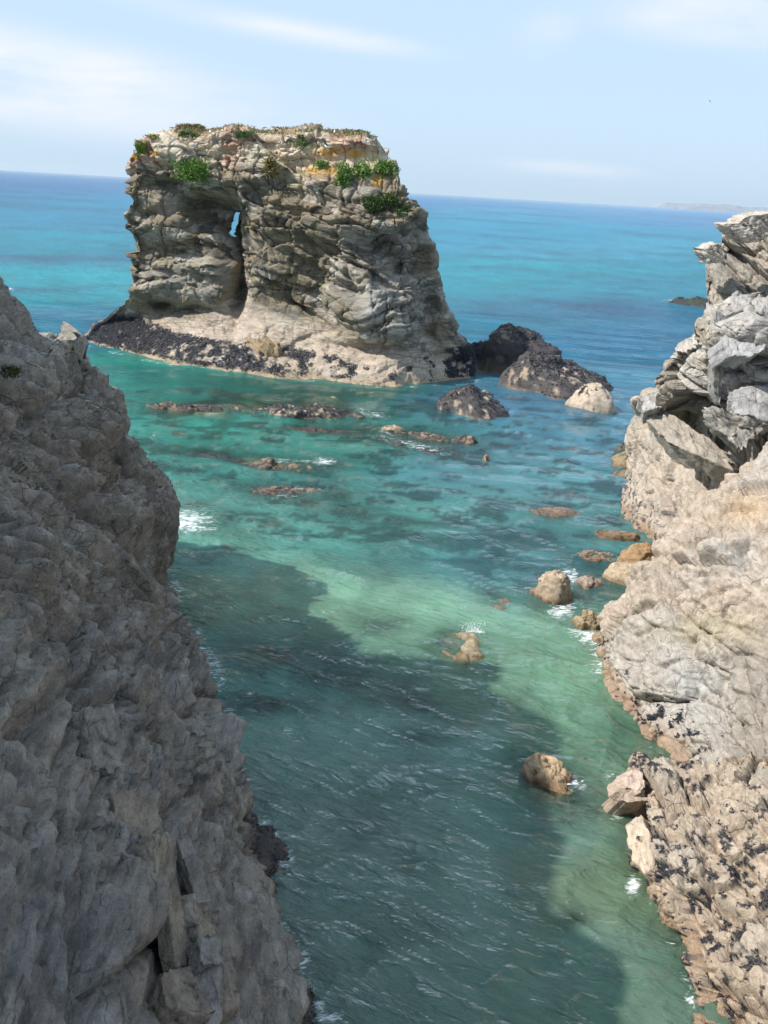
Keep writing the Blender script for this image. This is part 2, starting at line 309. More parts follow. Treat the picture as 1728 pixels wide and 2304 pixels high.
def floor_maps(x, y):
    P = np.stack([x, y, np.zeros_like(x)], 1); u, v = topx(P)
    wn = fbm(P / 5.0, 401, 4); wm = fbm(P / 1.6, 411, 3)
    r = np.hypot(x, y)
    dep = 2.6 + 0.6 * sstep(30, 60, r) - 1.0 * sstep(60, 85, r) + 9 * sstep(110, 170, r) + 0 * r
    dep = dep + 2.0 * sstep(4, 18, x) * sstep(60, 90, y)
    sc = np.clip(v / 1300, .35, 1.2)
    uu = u + wn * 70 + wm * 22; vv = v + (wn * 34 + wm * 12) * sc
    weed = np.zeros_like(x)
    for R in REEFS:
        g = gp(uu, vv, R); dep = dep - R[4] * g; weed = np.maximum(weed, R[5] * g)
    zone = sstep(850, 900, v) * sstep(1340, 1200, v); mot = fbm(P / [2.4, 1.5, 1], 421, 5, .65)
    weed = np.maximum(weed, zone * sstep(.0, .28, mot + .35 * wn) * .95); weed = weed * (1 - .8 * sstep(.1, .4, -mot)); dep = dep - 0.35 * wn
    return np.maximum(dep, 0.12), np.clip(weed, 0, 1), wn, wm, u, v
WC = [  # turbid (upwelling) colour of the water, shade glow painted in, by place: u, v, r, g, b  (linear albedo)
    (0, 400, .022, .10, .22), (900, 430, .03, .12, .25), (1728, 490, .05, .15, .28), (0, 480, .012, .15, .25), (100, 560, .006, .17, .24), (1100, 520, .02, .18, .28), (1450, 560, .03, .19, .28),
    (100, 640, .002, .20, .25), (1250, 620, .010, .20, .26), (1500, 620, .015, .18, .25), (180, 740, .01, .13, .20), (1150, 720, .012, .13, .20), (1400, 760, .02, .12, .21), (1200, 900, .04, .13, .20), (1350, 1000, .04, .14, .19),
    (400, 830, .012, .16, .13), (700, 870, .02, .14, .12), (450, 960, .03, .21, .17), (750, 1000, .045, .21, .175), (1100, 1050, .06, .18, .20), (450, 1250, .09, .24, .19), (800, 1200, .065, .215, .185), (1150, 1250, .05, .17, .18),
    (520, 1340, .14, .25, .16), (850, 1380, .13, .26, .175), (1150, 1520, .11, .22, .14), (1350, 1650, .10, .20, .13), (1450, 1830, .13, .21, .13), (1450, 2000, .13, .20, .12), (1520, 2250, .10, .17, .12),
    (550, 1500, .085, .235, .195), (900, 1700, .125, .24, .195), (700, 1900, .15, .23, .195), (1000, 2100, .15, .235, .19), (1250, 1850, .11, .21, .17), (1300, 2200, .115, .205, .16), (800, 2300, .15, .225, .19)]  # shaded-channel entries lightened, scattered glow painted into the colour
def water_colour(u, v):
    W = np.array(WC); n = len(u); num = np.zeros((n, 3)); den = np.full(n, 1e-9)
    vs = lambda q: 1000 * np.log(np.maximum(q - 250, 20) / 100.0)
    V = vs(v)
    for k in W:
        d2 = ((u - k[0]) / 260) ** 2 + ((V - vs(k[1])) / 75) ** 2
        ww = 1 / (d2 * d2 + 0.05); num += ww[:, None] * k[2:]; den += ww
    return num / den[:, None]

# seabed
naz, nr = 290, 290
az = np.radians(np.linspace(-50, 50, naz)); dd = H / np.tan(np.radians(np.linspace(68, 3.2, nr)))
AZ, RR = np.meshgrid(az, dd, indexing='xy'); bx = (RR * np.sin(AZ)).ravel(); by = (RR * np.cos(AZ)).ravel()
dep, weed, wn, wm, uu_, vv_ = floor_maps(bx, by)
PB = np.stack([bx, by, -dep], 1)
rk = fbm(PB * [1.3, 1.3, 0] , 430, 5, .6); PB[:, 2] += (rk * 0.22) * (0.25 + weed)
cB = np.tile([.50, .47, .30], (len(PB), 1)); cB = mixc(cB, [.030, .040, .022], np.clip(weed * 1.5 + wm * 0.5 * (weed > .05) + rk * .5 * weed, 0, 1))
shal = sstep(1.2, .5, dep); cB = mixc(cB, [.25, .18, .10], shal * sstep(-.2, .3, rk) * .8)
tag(mesh('seabed', PB, grid_faces(nr, naz), M_BED, attrs={'Col': cB}), kind='structure')

# sea surface
naz, nr = 700, 600
az = np.radians(np.linspace(-48, 48, naz))
dp = np.concatenate([np.linspace(66, 1.2, nr - 40), np.geomspace(1.12, 0.028, 40)])
dd = H / np.tan(np.radians(dp)); AZ, RR = np.meshgrid(az, dd, indexing='xy')
sx = (RR * np.sin(AZ)).ravel(); sy = (RR * np.cos(AZ)).ravel(); r = RR.ravel()
cell = np.gradient(dd)[:, None] * np.ones((1, naz)); cell = cell.ravel()
P0 = np.stack([sx, sy, np.zeros_like(sx)], 1)
def waves(P, r, cell):
    z = np.zeros(len(P)); wx = P + 0.8 * np.stack([vnoise(P / 4, 91), vnoise(P / 4 + 31, 92), 0 * r], 1)
    big = sstep(60, 140, r)
    for (lam, amp, ang, seed, strch) in ((9.0, .10, -12, 1, 2.0), (4.2, .11, -32, 2, 2.0), (2.1, .090, -18, 3, 2.2), (1.05, .062, -38, 4, 2.0), (.55, .034, -12, 5, 1.8)):
        a = math.radians(ang); c, s = math.cos(a), math.sin(a)
        q = np.stack([(wx[:, 0] * c + wx[:, 1] * s) / (lam * strch), (-wx[:, 0] * s + wx[:, 1] * c) / lam, np.full(len(P), seed * 3.3)], 1)
        n = vnoise(q, 60 + seed); rid = 1 - 2 * np.abs(n) ** 0.8
        k = sstep(0.5, .18, cell / lam)
        z += amp * k * rid * (1 + (1.2 * big if lam > 2 else 0))
    return z
zz = waves(P0, r, cell)
dep, weed, wn, wm, su, sv = floor_maps(sx, sy)
calm = 0.75 + 0.25 * sstep(35, 70, r)
P0[:, 2] = zz * calm * 1.5
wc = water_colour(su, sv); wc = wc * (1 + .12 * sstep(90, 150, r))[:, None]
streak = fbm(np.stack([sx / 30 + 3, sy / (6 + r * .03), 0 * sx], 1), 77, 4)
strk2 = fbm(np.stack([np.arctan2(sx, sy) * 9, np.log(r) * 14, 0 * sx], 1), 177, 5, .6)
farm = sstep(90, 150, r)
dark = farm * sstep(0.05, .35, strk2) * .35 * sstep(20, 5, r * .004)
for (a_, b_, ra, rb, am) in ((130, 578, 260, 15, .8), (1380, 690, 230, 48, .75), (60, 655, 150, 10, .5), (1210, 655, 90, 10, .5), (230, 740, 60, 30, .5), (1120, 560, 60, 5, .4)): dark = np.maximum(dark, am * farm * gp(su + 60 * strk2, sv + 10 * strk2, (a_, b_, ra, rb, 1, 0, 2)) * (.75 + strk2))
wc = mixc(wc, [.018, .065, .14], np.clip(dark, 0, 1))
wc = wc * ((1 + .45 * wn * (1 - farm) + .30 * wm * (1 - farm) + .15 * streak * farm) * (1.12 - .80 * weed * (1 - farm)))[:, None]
painted_chop = farm * fbm(np.stack([sx / 6, sy / 5, 0 * sx], 1), 178, 3) * sstep(900, 200, r); wc = wc * (1 + .3 * painted_chop)[:, None]  # light and dark of far ripples painted into the water colour
path = dep / np.maximum(H / np.hypot(r, H), .35)
opac = 1 - np.exp(-0.24 * path); opac = np.maximum(opac, farm)
tint = np.exp(-np.outer(path * 1.3, [.34, .085, .115]))
# foam patches (u, v, ru, rv, strength, turn)
FOAM = [(425, 1172, 75, 30, .75, 0, -5), (660, 1038, 100, 9, .6, 0, 2), (720, 1037, 40, 10, .7, 0, 0), (700, 1107, 60, 10, .62, 0, 4), (830, 928, 60, 12, .62, 0, 4), (920, 1000, 120, 12, .62, 0, 12), (740, 885, 50, 5, .5, 0, 0), (850, 890, 40, 5, .5, 0, 0), (490, 913, 300, 8, .42, 0, -1),
        (1285, 1300, 30, 26, .7, 0, 20), (1260, 1370, 36, 32, .78, 0, 10), (1330, 1440, 50, 24, .75, 0, 20), (1285, 1760, 42, 22, .7, 0, 20), (1390, 1735, 60, 30, .5, 0, 30), (1070, 1425, 34, 10, .75, 0, 0), (1418, 2005, 20, 36, .75, 0, 20), (1545, 2250, 18, 60, .62, 0, -20), (1510, 2140, 60, 40, .4, 0, 20),
        (1540, 678, 40, 4, .8, 0, 0), (28, 650, 16, 3, .9, 0, 0), (980, 868, 18, 5, .5, 0, 0), (1240, 1150, 60, 12, .4, 0, 6), (1400, 1195, 60, 10, .45, 0, 6), (505, 832, 12, 3, .6, 0, 0), (1390, 1083, 12, 8, .5, 0, 0), (1000, 900, 20, 5, .4, 0, 0), (1230, 1290, 60, 60, .3, 0, 0),
        (600, 935, 60, 5, .5, 0, 0), (760, 930, 50, 6, .6, 0, 3), (880, 975, 30, 8, .6, 0, 14), (970, 1015, 60, 7, .6, 0, 12), (600, 1035, 30, 6, .6, 0, 0), (640, 1118, 60, 6, .5, 0, 2), (380, 1100, 120, 40, .25, 0, 0), (1180, 1325, 30, 16, .5, 0, 0), (1240, 1345, 40, 10, .6, 0, 0), (1460, 1680, 50, 30, .4, 0, 30), (1230, 1700, 30, 8, .5, 0, 0), (880, 880, 60, 5, .45, 0, 2), (1120, 905, 30, 6, .4, 0, 0), (700, 1010, 60, 5, .35, 0, 2), (540, 1040, 300, 12, .32, 0, 0), (780, 1290, 200, 60, .18, 0, 0)]
foam = np.zeros(len(sx))
for R in FOAM:
    foam = np.maximum(foam, min(R[4] * 1.0, .8) * gp(su + wm * 22, sv + wn * 9 + wm * 4, (R[0], R[1], R[2] * 1.3, R[3] * 1.25, 1, 0, R[6])))
bub = np.exp(-(((su - 640 - (sv - 1600) * .22) / 75) ** 2)) * sstep(1480, 1700, sv) * sstep(2600, 2300, sv) + np.exp(-(((su - 850 - (sv - 2300) * .9) / 70) ** 2)) * sstep(2100, 2200, sv)
foam = np.maximum(foam, .33 * bub * sstep(-.2, .3, wm) + .10 * (r < 80) * sstep(.05, .4, wm))
SHORE = [[(745, 2304), (664, 2150), (636, 2030), (634, 1930), (573, 1815), (515, 1710), (515, 1610), (478, 1490), (420, 1400), (385, 1310)],
         [(193, 765), (212, 787), (310, 807), (440, 830), (505, 836), (620, 848), (720, 856), (891, 877), (945, 871), (1067, 858)],
         [(1401, 1100), (1395, 1149), (1456, 1202), (1502, 1245), (1528, 1285), (1505, 1350), (1470, 1405), (1400, 1428), (1350, 1455), (1341, 1500), (1354, 1545), (1420, 1611), (1465, 1648), (1512, 1690), (1550, 1740)],
         [(1440, 1755), (1392, 1780), (1400, 1812), (1404, 1860), (1420, 1945), (1432, 2015), (1472, 2071), (1513, 2115), (1538, 2185), (1556, 2250), (1590, 2330)]]
nearv = np.where(r < 150)[0]; xy = np.stack([sx[nearv], sy[nearv]], 1); dmin = np.full(len(nearv), 99.0)
for ln in SHORE:
    pts = np.array([atz(float(a_), float(b_))[:2] for a_, b_ in ln])
    for p_, q_ in zip(pts[:-1], pts[1:]):
        e_ = q_ - p_; t_ = np.clip(((xy - p_) @ e_) / (e_ @ e_), 0, 1); dmin = np.minimum(dmin, np.hypot(*(xy - p_ - t_[:, None] * e_).T))
wsh = .62 * np.exp(-(dmin / (.5 + .006 * r[nearv])) ** 2) * sstep(-.25, .25, fbm(np.stack([xy[:, 0] / 2.5, xy[:, 1] / 2.5, 0 * dmin], 1), 511, 3))
foam[nearv] = np.maximum(foam[nearv], wsh)
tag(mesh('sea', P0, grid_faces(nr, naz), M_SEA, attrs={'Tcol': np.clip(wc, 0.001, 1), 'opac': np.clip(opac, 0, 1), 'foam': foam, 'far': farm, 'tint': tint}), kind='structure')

# far headland on the horizon
def far_land():
    n = 120; us = np.linspace(1478, 1990, n); d0 = 20000.0
    az_ = np.array([math.atan2(*(ray(a, 455)[:2])) for a in us])
    hgt = (105 + 30 * fbm(np.stack([us / 40, 0 * us, 0 * us], 1), 5, 4)) * sstep(1478, 1500, us) * (1 + .5 * sstep(1600, 1900, us))
    rows = []
    for k, (dr, hh) in enumerate(((-60, -6), (0, .55), (90, .9), (300, 1.0), (1500, .9), (2600, -.1))):
        rows.append(np.stack([np.sin(az_) * (d0 + dr), np.cos(az_) * (d0 + dr), np.where(hh < 0, hh, hgt * hh)], 1))
    V = np.array(rows); tag(mesh('headland', V, grid_faces(6, n), M_LAND), kind='structure')
far_land()

# ------------------------------------------------------------------ sea stack
SIL_L = [(193, 765), (222, 729), (255, 706), (294, 667), (289, 640), (292, 592), (284, 543), (274, 528), (261, 514), (274, 475), (287, 452), (286, 410), (275, 380), (271, 354), (290, 334), (315, 312), (350, 292)]
SIL_R = [(1070, 858), (1070, 798), (1039, 764), (1029, 739), (1007, 704), (995, 657), (978, 610), (979, 582), (967, 523), (957, 485), (932, 451), (907, 407), (901, 385), (879, 344), (860, 318), (841, 303), (815, 297)]
lp = np.array([aty(u, v, 124.0 if i > 3 else [129.5, 129, 127, 125][i]) for i, (u, v) in enumerate(SIL_L)]); rp_ = np.array([aty(u, v, 116.0) for u, v in SIL_R])
zl = np.maximum.accumulate(lp[:, 2]); zr = np.maximum.accumulate(rp_[:, 2])
WL = np.array([atz(u, v) for u, v in ((193, 765), (212, 787), (310, 807), (440, 830), (505, 836), (620, 848), (720, 856), (891, 877), (945, 871), (1067, 858))])
ZT = 25.4
def stack():
    nf, nb = 570, 130; NC = nf + nb
    zs = np.concatenate([np.linspace(-3, -.3, 8), np.linspace(-.15, ZT - .1, 250)])
    P = np.zeros((len(zs), NC, 3))
    af = np.linspace(0, 1, nf, endpoint=False); ab = np.linspace(0, 1, nb, endpoint=False)
    for k, z in enumerate(zs):
        zc = max(z, 0)
        xl = np.interp(z, zl, lp[:, 0]); xr = np.interp(z, zr, rp_[:, 0])
        if z < 0: xl += z * 1.2; xr -= z * .6
        if z > 22: e = (z - 22) / 3.4; xl = xl + 0.4 * e * e; xr = xr - .3 * e * e
        x = xl + (xr - xl) * (1 - np.cos(np.pi * af)) / 2; s = (x - xl) / (xr - xl)
        yw = np.interp(x, WL[:, 0], WL[:, 1])
        # how far the face stands back from the waterline at this height
        sb_left = np.interp(zc, [0, 1.2, 2.6, 4.2, 5.6, 8, 14, 20, 22.5, 24, 25.4], [0, 2.0, 4.4, 6.9, 8.6, 8.9, 8.8, 8.6, 9.6, 11.5, 14.5])
        sb_mid = np.interp(zc, [0, .8, 2.0, 3.5, 5.5, 7, 12, 18, 20.5, 22.5, 24.3, 25.4], [0, 1.2, 3.2, 5.4, 7.9, 8.7, 8.0, 8.6, 9.6, 11.8, 14.0, 17])
        sb_right = np.interp(zc, [0, 1.0, 2.4, 5, 8, 13, 18, 20.5, 22.5, 24.3, 25.4], [0, 1.2, 2.6, 2.8, 3.0, 4.4, 5.6, 7.2, 9.5, 12.0, 15])
        t1 = sstep(.28, .45, s); t2 = sstep(.55, .78, s)
        sb = (sb_left * (1 - t1) + sb_mid * t1) * (1 - t2) + sb_right * t2
        if z < 0: sb = sb + z * 1.4
        ymid = 124.0 + .08 * z; yf = yw + sb
        roun = np.sin(np.pi * af) ** 0.45
        yend = np.interp(s, [0, 1], [ymid + 4.5 * float(sstep(6.5, .5, z)), ymid - 6])
        y = yend + (np.minimum(yf, yend - .5) - yend) * roun
        P[k, :nf] = np.stack([x, y, np.full(nf, z)], 1)
        xb = xr + (xl - xr) * (1 - np.cos(np.pi * ab)) / 2; eb = np.interp(xb, [xl, xr], [yend[0], yend[-1]])
        yb = eb + (138 - 0.12 * max(z, 0) - eb) * np.sin(np.pi * ab) ** 0.5
        P[k, nf:] = np.stack([xb, yb, np.full(nb, z)], 1)
    # top: rings closing on the middle line, following the uneven crown
    topr = 34; cx = P[-1, :, 0].mean()
    rings = []
    last = P[-1]
    for k in range(1, topr + 1):
        t = (k / topr)
        q = last.copy(); tgt = np.stack([np.clip(last[:, 0], -24, -7), np.full(NC, 129.0), np.full(NC, ZT)], 1)
        q = last + (tgt - last) * (t ** 1.25); q[:, 2] = ZT + 0.9 * math.sin(t * math.pi / 2)
        rings.append(q)
    P = np.concatenate([P, np.array(rings)], 0)
    # smooth normals of the body
    Pw = np.concatenate([P[:, -3:], P, P[:, :3]], 1); N = grid_normals(smooth_grid(Pw, 6))[:, 3:-3]
    sgn = np.sign((N[100, 200] @ np.array([0, -1.0, 0]))); N = N * sgn
    n, m = P.shape[:2]; V = P.reshape(-1, 3).copy(); Nn = N.reshape(-1, 3)
    u, v = topx(V); z = V[:, 2]
    front = (V[:, 1] < 131)
    # dents and bulges of the face: (u, v, ru, rv, depth into the rock in m, turn)
    DENT = [(478, 486, 62, 50, 7.0, 20), (455, 560, 60, 26, 1.6, 0), (505, 560, 22, 60, 2.5, 0), (930, 620, 50, 110, 2.2, 12), (965, 720, 30, 60, 1.6, 12), (800, 600, 170, 8, 1.2, 28), (520, 520, 15, 60, 3.2, 0), (524, 600, 9, 95, 2.6, -2), (532, 660, 22, 52, 3.4, 8), (470, 460, 50, 22, 1.0, 10), (360, 692, 30, 13, 3.2, 4), (395, 560, 90, 26, 1.1, 0), (330, 480, 55, 12, 1.0, -14), (540, 580, 50, 35, 1.3, 0), (430, 700, 50, 10, 1.2, 0),
            (900, 600, 60, 26, 2.4, 35), (960, 690, 34, 48, 2.6, 10), (955, 745, 26, 45, 1.4, 0), (880, 540, 75, 14, 1.6, -12), (940, 570, 30, 50, 1.8, 10), (705, 600, 150, 9, 1.2, 33), (620, 560, 120, 9, 1.3, 38), (760, 640, 90, 8, 1.2, 20), (850, 790, 110, 13, 1.8, 6), (880, 450, 75, 22, 1.2, 6), (760, 420, 40, 30, .6, 0), (500, 370, 20, 26, 1.0, 20), (395, 412, 70, 8, 1.1, -6), (690, 700, 60, 8, 1.0, 35), (660, 780, 60, 7, .8, -25), (1040, 820, 25, 12, 1.2, 0),
            (440, 600, 90, 14, -1.1, 0), (350, 640, 70, 14, -1.3, -12), (440, 655, 90, 30, -1.2, 0), (800, 510, 190, 34, -1.3, -8), (920, 640, 46, 18, -1.8, 10), (860, 700, 80, 60, -1.3, 0), (560, 790, 50, 38, -.9, 20), (300, 514, 50, 14, -1.0, -10), (480, 405, 60, 16, -.9, 0), (620, 510, 70, 60, -.6, 0), (420, 520, 60, 12, .6, 0), (1030, 775, 22, 20, -.5, 0), (350, 350, 60, 20, -.5, 0)]
    dn = np.zeros(len(V)); wv = fbm(V / 2.2, 33, 3) * 9
    for R in DENT: dn += R[4] * gp(u + wv, v + wv * .7, (R[0], R[1], R[2], R[3], 1, 0, R[5]))
    dn *= front
    V[:, 1] += dn
    # bedding: near level on the left, folding over and down on the right
    fold = sstep(-16, 4, V[:, 0]) * sstep(21, 6, z); q = V.copy()
    q[:, 2] = z + .10 * V[:, 0] * (1 - fold) + fold * (0.36 * (V[:, 0] + 12) * sstep(9, 3, np.abs(V[:, 0] + 9)) - .12 * V[:, 0]) + .7 * fbm(V / [9, 9, 6], 3, 3)
    B = np.eye(3)
    d0, h0, e0 = slabs(q, B, (8, 6, 4.2), 1.7, 10, .9, .15, .3)
    d1, h1, e1 = slabs(q, B, (3.6, 4.5, 1.5), .78, 11, .75, .35, .28)
    d2, h2, e2 = slabs(q, B, (1.7, 2.6, .85), .27, 12, .7, .55, .2)
    dj, hj_, ej = slabs(q, basis((.15, .1, 1), (1, .2, .1)), (1.9, 3, 5.5), .5, 15, .6, .9, .25)
    d3, h3, e3 = slabs(q, B, (.8, 1.4, .34), .075, 13, .7, .6, .3)
    lay = q[:, 2] / 1.15 + .55 * vnoise(V / 3.5, 19); li = np.floor(lay).astype(np.int64); lf = lay - li
    rr_ = f01(hsh(li, np.floor(V[:, 0] / 6 + 1.5 * vnoise(V / 5, 8)).astype(np.int64), li * 0, 5))
    led = (rr_ - .4) * .9 * sstep(0, .12, lf) * sstep(1.0, .55, lf) - .45 * rr_ * np.exp(-((lf - .02) / .12) ** 2)
    rough = sstep(-.25, .35, fbm(V / 6, 29, 2)); d3 = d3 * (.4 + rough); d2 = d2 * (.6 + .7 * rough)
    base = sstep(6.3, 4.6, z + .10 * V[:, 0] + 1.0 * vnoise(V / 5, 44)) * front; smooth_top = sstep(ZT + .05, ZT + .5, z)
    k = (1 - .72 * base) * (1 - .7 * smooth_top)
    nearedge = np.exp(-((u - 527) / 14) ** 2) * (np.abs(v - 505) < 55) * front
    k = k * (1 - .8 * nearedge) * (1 - .5 * sstep(900, 960, u))
    V = V + Nn * (1.35 * np.tanh((d0 + d1 + d2 + d3 + dj + led) / 1.35) * k + fbm(V / 1.0, 21, 4, .6) * .14 + fbm(V / 5, 25, 2) * .4)[:, None]
    crown = sstep(22.5, ZT, z); V[:, 2] += crown * .5 * fbm(V / [3.5, 3.5, 9], 51, 3)
    dipu = np.exp(-((V[:, 0] + 22.8) / 2.2) ** 2) * crown; V[:, 2] -= .75 * dipu
    V[:, 2] -= crown * .9 * sstep(-25, -32, V[:, 0])
    # colour of the stone
    u, v = topx(V); z = V[:, 2]; nz1 = fbm(V / 2.5, 61, 4); nz2 = fbm(V / .9, 62, 4, .6); nz3 = fbm(V / 6, 63, 3)
    c = np.tile([.205, .165, .115], (len(V), 1))
    c = mixc(c, [.35, .31, .265], sstep(.0, .6, rnd(h1, 7) - .35 + nz1 * .5))
    c = mixc(c, [.085, .078, .062], sstep(.22, .6, rnd(h2, 8) + nz1 * .4 - .25) * .8)
    c = mixc(c, [.21, .20, .10], sstep(.05, .5, nz2 + .3 * nz3) * .5)            # olive lichen
    grey = np.exp(-(((u - 860) / 110) ** 2 + ((v - 690) / 70) ** 2)) + np.exp(-(((u - 420) / 90) ** 2 + ((v - 630) / 45) ** 2)) * .9 + np.exp(-(((u - 610) / 90) ** 2 + ((v - 740) / 30) ** 2)) * 1.2
    c = mixc(c, [.33, .315, .29], np.clip(grey * (.6 + nz1), 0, 1) * front)
    hi = sstep(20.2, 22.6, z + 1.2 * nz3 + .9 * nz1); c = mixc(c, [.52, .44, .34], hi)
    c = mixc(c, [.42, .38, .17], hi * sstep(.15, .5, nz2) * .7)                    # yellow lichen on the crown
    c = mixc(c, [.36, .20, .14], hi * sstep(.08, .45, nz1 + .25 * np.sin(u / 37)) * .75)          # bare reddish earth
    org = 0
    for (a, b_, ra, rb) in ((740, 342, 30, 9), (800, 347, 22, 9), (720, 383, 40, 12), (300, 352, 16, 8), (350, 345, 14, 6), (850, 405, 14, 14)): org = org + np.exp(-(((u - a) / ra) ** 2 + ((v - b_) / rb) ** 2) ** 1.5)
    c = mixc(c, [.42, .24, .04], np.clip(org * (1 + .6 * nz2), 0, .9) * front)
    c = mixc(c, [.25, .17, .10], smooth_top * .8)
    pale = sstep(6.8, 5.0, z + .16 * np.abs(V[:, 0] + 16) + .8 * nz1) * front
    c = mixc(c, np.array([.39, .32, .255]), pale * .9); c = mixc(c, [.38, .37, .35], pale * sstep(0, .4, nz3) * .6)
    # mussel beds low on the stack
    mz = np.interp(V[:, 0], [-40, -32, -26, -19, -14, -6, 0, 9], [4.8, 3.8, 2.8, 2.7, 3.0, 2.5, 1.5, 4.2])
    mus = sstep(.15, -.15, (z - mz) + .5 * nz1 + .5 * nz2) * sstep(.25, .5, z + .25 * nz2)
    dens = np.interp(V[:, 0], [-40, -22, -16, -8, -2, 4, 9], [.8, .72, .62, .5, .3, .4, .6])
    mus = mus * sstep(1 - dens - .12, 1 - dens + .12, .5 + nz2 * .6 + nz1 * .3) * front
    c = mixc(c, [.032, .034, .042], mus * .92)
    c = mixc(c, [.26, .19, .11], sstep(.75, .15, z) * .7)
    # the arch: a passage cut from front to back
    def vid(i, j): return i * m + j
    uG = u.reshape(n, m); vG = v.reshape(n, m)
    fi = np.argmin(np.hypot(uG[:, :nf] - 526, vG[:, :nf] - 505)); i0, j0 = divmod(fi, nf)
    bi = np.argmin(np.hypot(uG[:, nf:] - 526, vG[:, nf:] - 503)); ib, jb = divmod(bi, nb); jb += nf
    hi_, hj = 14, 2; rows = np.arange(i0 - hi_, i0 + hi_ + 1); colsF = np.arange(j0 - hj, j0 + hj + 1)
    colsB = np.arange(jb + hj, jb - hj - 1, -1); rowsB = np.arange(ib - hi_, ib + hi_ + 1)
    # walk round both openings
    def loop(rw, cl): return [vid(rw[0], c_) for c_ in cl] + [vid(r_, cl[-1]) for r_ in rw[1:]] + [vid(rw[-1], c_) for c_ in cl[-2::-1]] + [vid(r_, cl[0]) for r_ in rw[-2:0:-1]]
    LF = loop(rows, colsF); LB = loop(rowsB, colsB)
    mask = np.zeros((n - 1, m), bool); mask[rows[0]:rows[-1], colsF[0]:colsF[-1]] = True; mask[rowsB[0]:rowsB[-1], colsB[-1]:colsB[0]] = True
    print('ARCH', rows[[0, -1]], colsF[[0, -1]], V[LF].mean(0), V[LB].mean(0), np.ptp(V[LF], axis=0), np.ptp(V[LB], axis=0))
    nR = 24; L_ = len(LF); A = V[LF]; Bk = V[LB]; extra = []
    for k_ in range(1, nR):
        t = k_ / nR; cc = (A * (1 - t) + Bk * t); mid = cc.mean(0); swell = 1 + .25 * math.sin(math.pi * t)
        extra.append(mid + (cc - mid) * swell + .10 * np.stack([fbm(cc / .8 + 3 * a_, 71 + a_, 3) for a_ in range(3)], 1))
    base_i = len(V); V2 = np.concatenate([V] + extra); ids = [np.array(LF)] + [base_i + k_ * L_ + np.arange(L_) for k_ in range(nR - 1)] + [np.array(LB)]
    ex = []
    for a_, b_ in zip(ids[:-1], ids[1:]): ex.append(np.stack([a_, np.roll(a_, -1), np.roll(b_, -1), b_], 1))
    FQ = np.concatenate([grid_faces(n, m, True, mask)] + ex)
    cap = [vid(n - 1, j) for j in range(m)]
    c2 = np.concatenate([c, np.tile([.14, .12, .10], (len(V2) - len(V), 1))])
    wet = np.zeros(len(V2)); wet[:len(V)] = sstep(1.0, .2, z) * .6 + mus * .2
    root = empty('rock_stack', (-15, 124, 0)); tag(root, 'massive free-standing layered sea stack with a narrow arch slit and grassy flat top', 'sea stack')
    o = mesh('rock_face', V2, FQ, M_STACK, attrs={'Col': c2, 'wet': wet}); setpar(o, root)
    return root, V, Nn, mus, u, v
ROOT_ST, SV, SN, SMUS, SU_, SV_ = stack()

def on_face(V, U_, V_, uu, vv, rad=9, q=8):
    d = np.hypot(U_ - uu, V_ - vv); idx = np.where(d < rad)[0]
    if len(idx) == 0: idx = np.argsort(d)[:3]
    yy = V[idx, 1]; near = idx[yy < np.percentile(yy, q) + .25]
    return V[near].mean(0)

# ------------------------------------------------------------------ scatter of small shells / barnacled knobs
OCT = np.array([(1, 0, 0), (-1, 0, 0), (0, 1, 0), (0, -1, 0), (0, 0, 1), (0, 0, -1)], float); OF = np.array([(0, 2, 4), (2, 1, 4), (1, 3, 4), (3, 0, 4), (2, 0, 5), (1, 2, 5), (3, 1, 5), (0, 3, 5)])
def scatter(name, V, N, prob, count, size, material, parent, stretch=(1, .55, .45), lift=.2, seed=1):
    g = np.random.default_rng(seed); p = prob / prob.sum(); idx = g.choice(len(V), count, p=p)
    c = V[idx] + N[idx] * size * lift + g.normal(0, size * .5, (count, 3)); s = size * g.uniform(.6, 1.35, count)
    A = g.normal(size=(count, 3)); A /= np.linalg.norm(A, axis=1, keepdims=True); Bq = np.cross(A, g.normal(size=(count, 3))); Bq /= np.linalg.norm(Bq, axis=1, keepdims=True); Cq = np.cross(A, Bq)
    P = c[:, None] + s[:, None, None] * (OCT[None, :, 0:1] * A[:, None] * stretch[0] + OCT[None, :, 1:2] * Bq[:, None] * stretch[1] + OCT[None, :, 2:3] * Cq[:, None] * stretch[2])
    Fc = OF[None] + 6 * np.arange(count)[:, None, None]
    o = mesh(name, P.reshape(-1, 3), np.zeros((0, 4)), material, tris=Fc.reshape(-1, 3)); o['kind'] = 'stuff'
    if parent: setpar(o, parent)
    return o
scatter('mussel_bed', SV, SN, SMUS ** 1.5 + 1e-12, 20000, .11, M_MUSSEL, ROOT_ST)

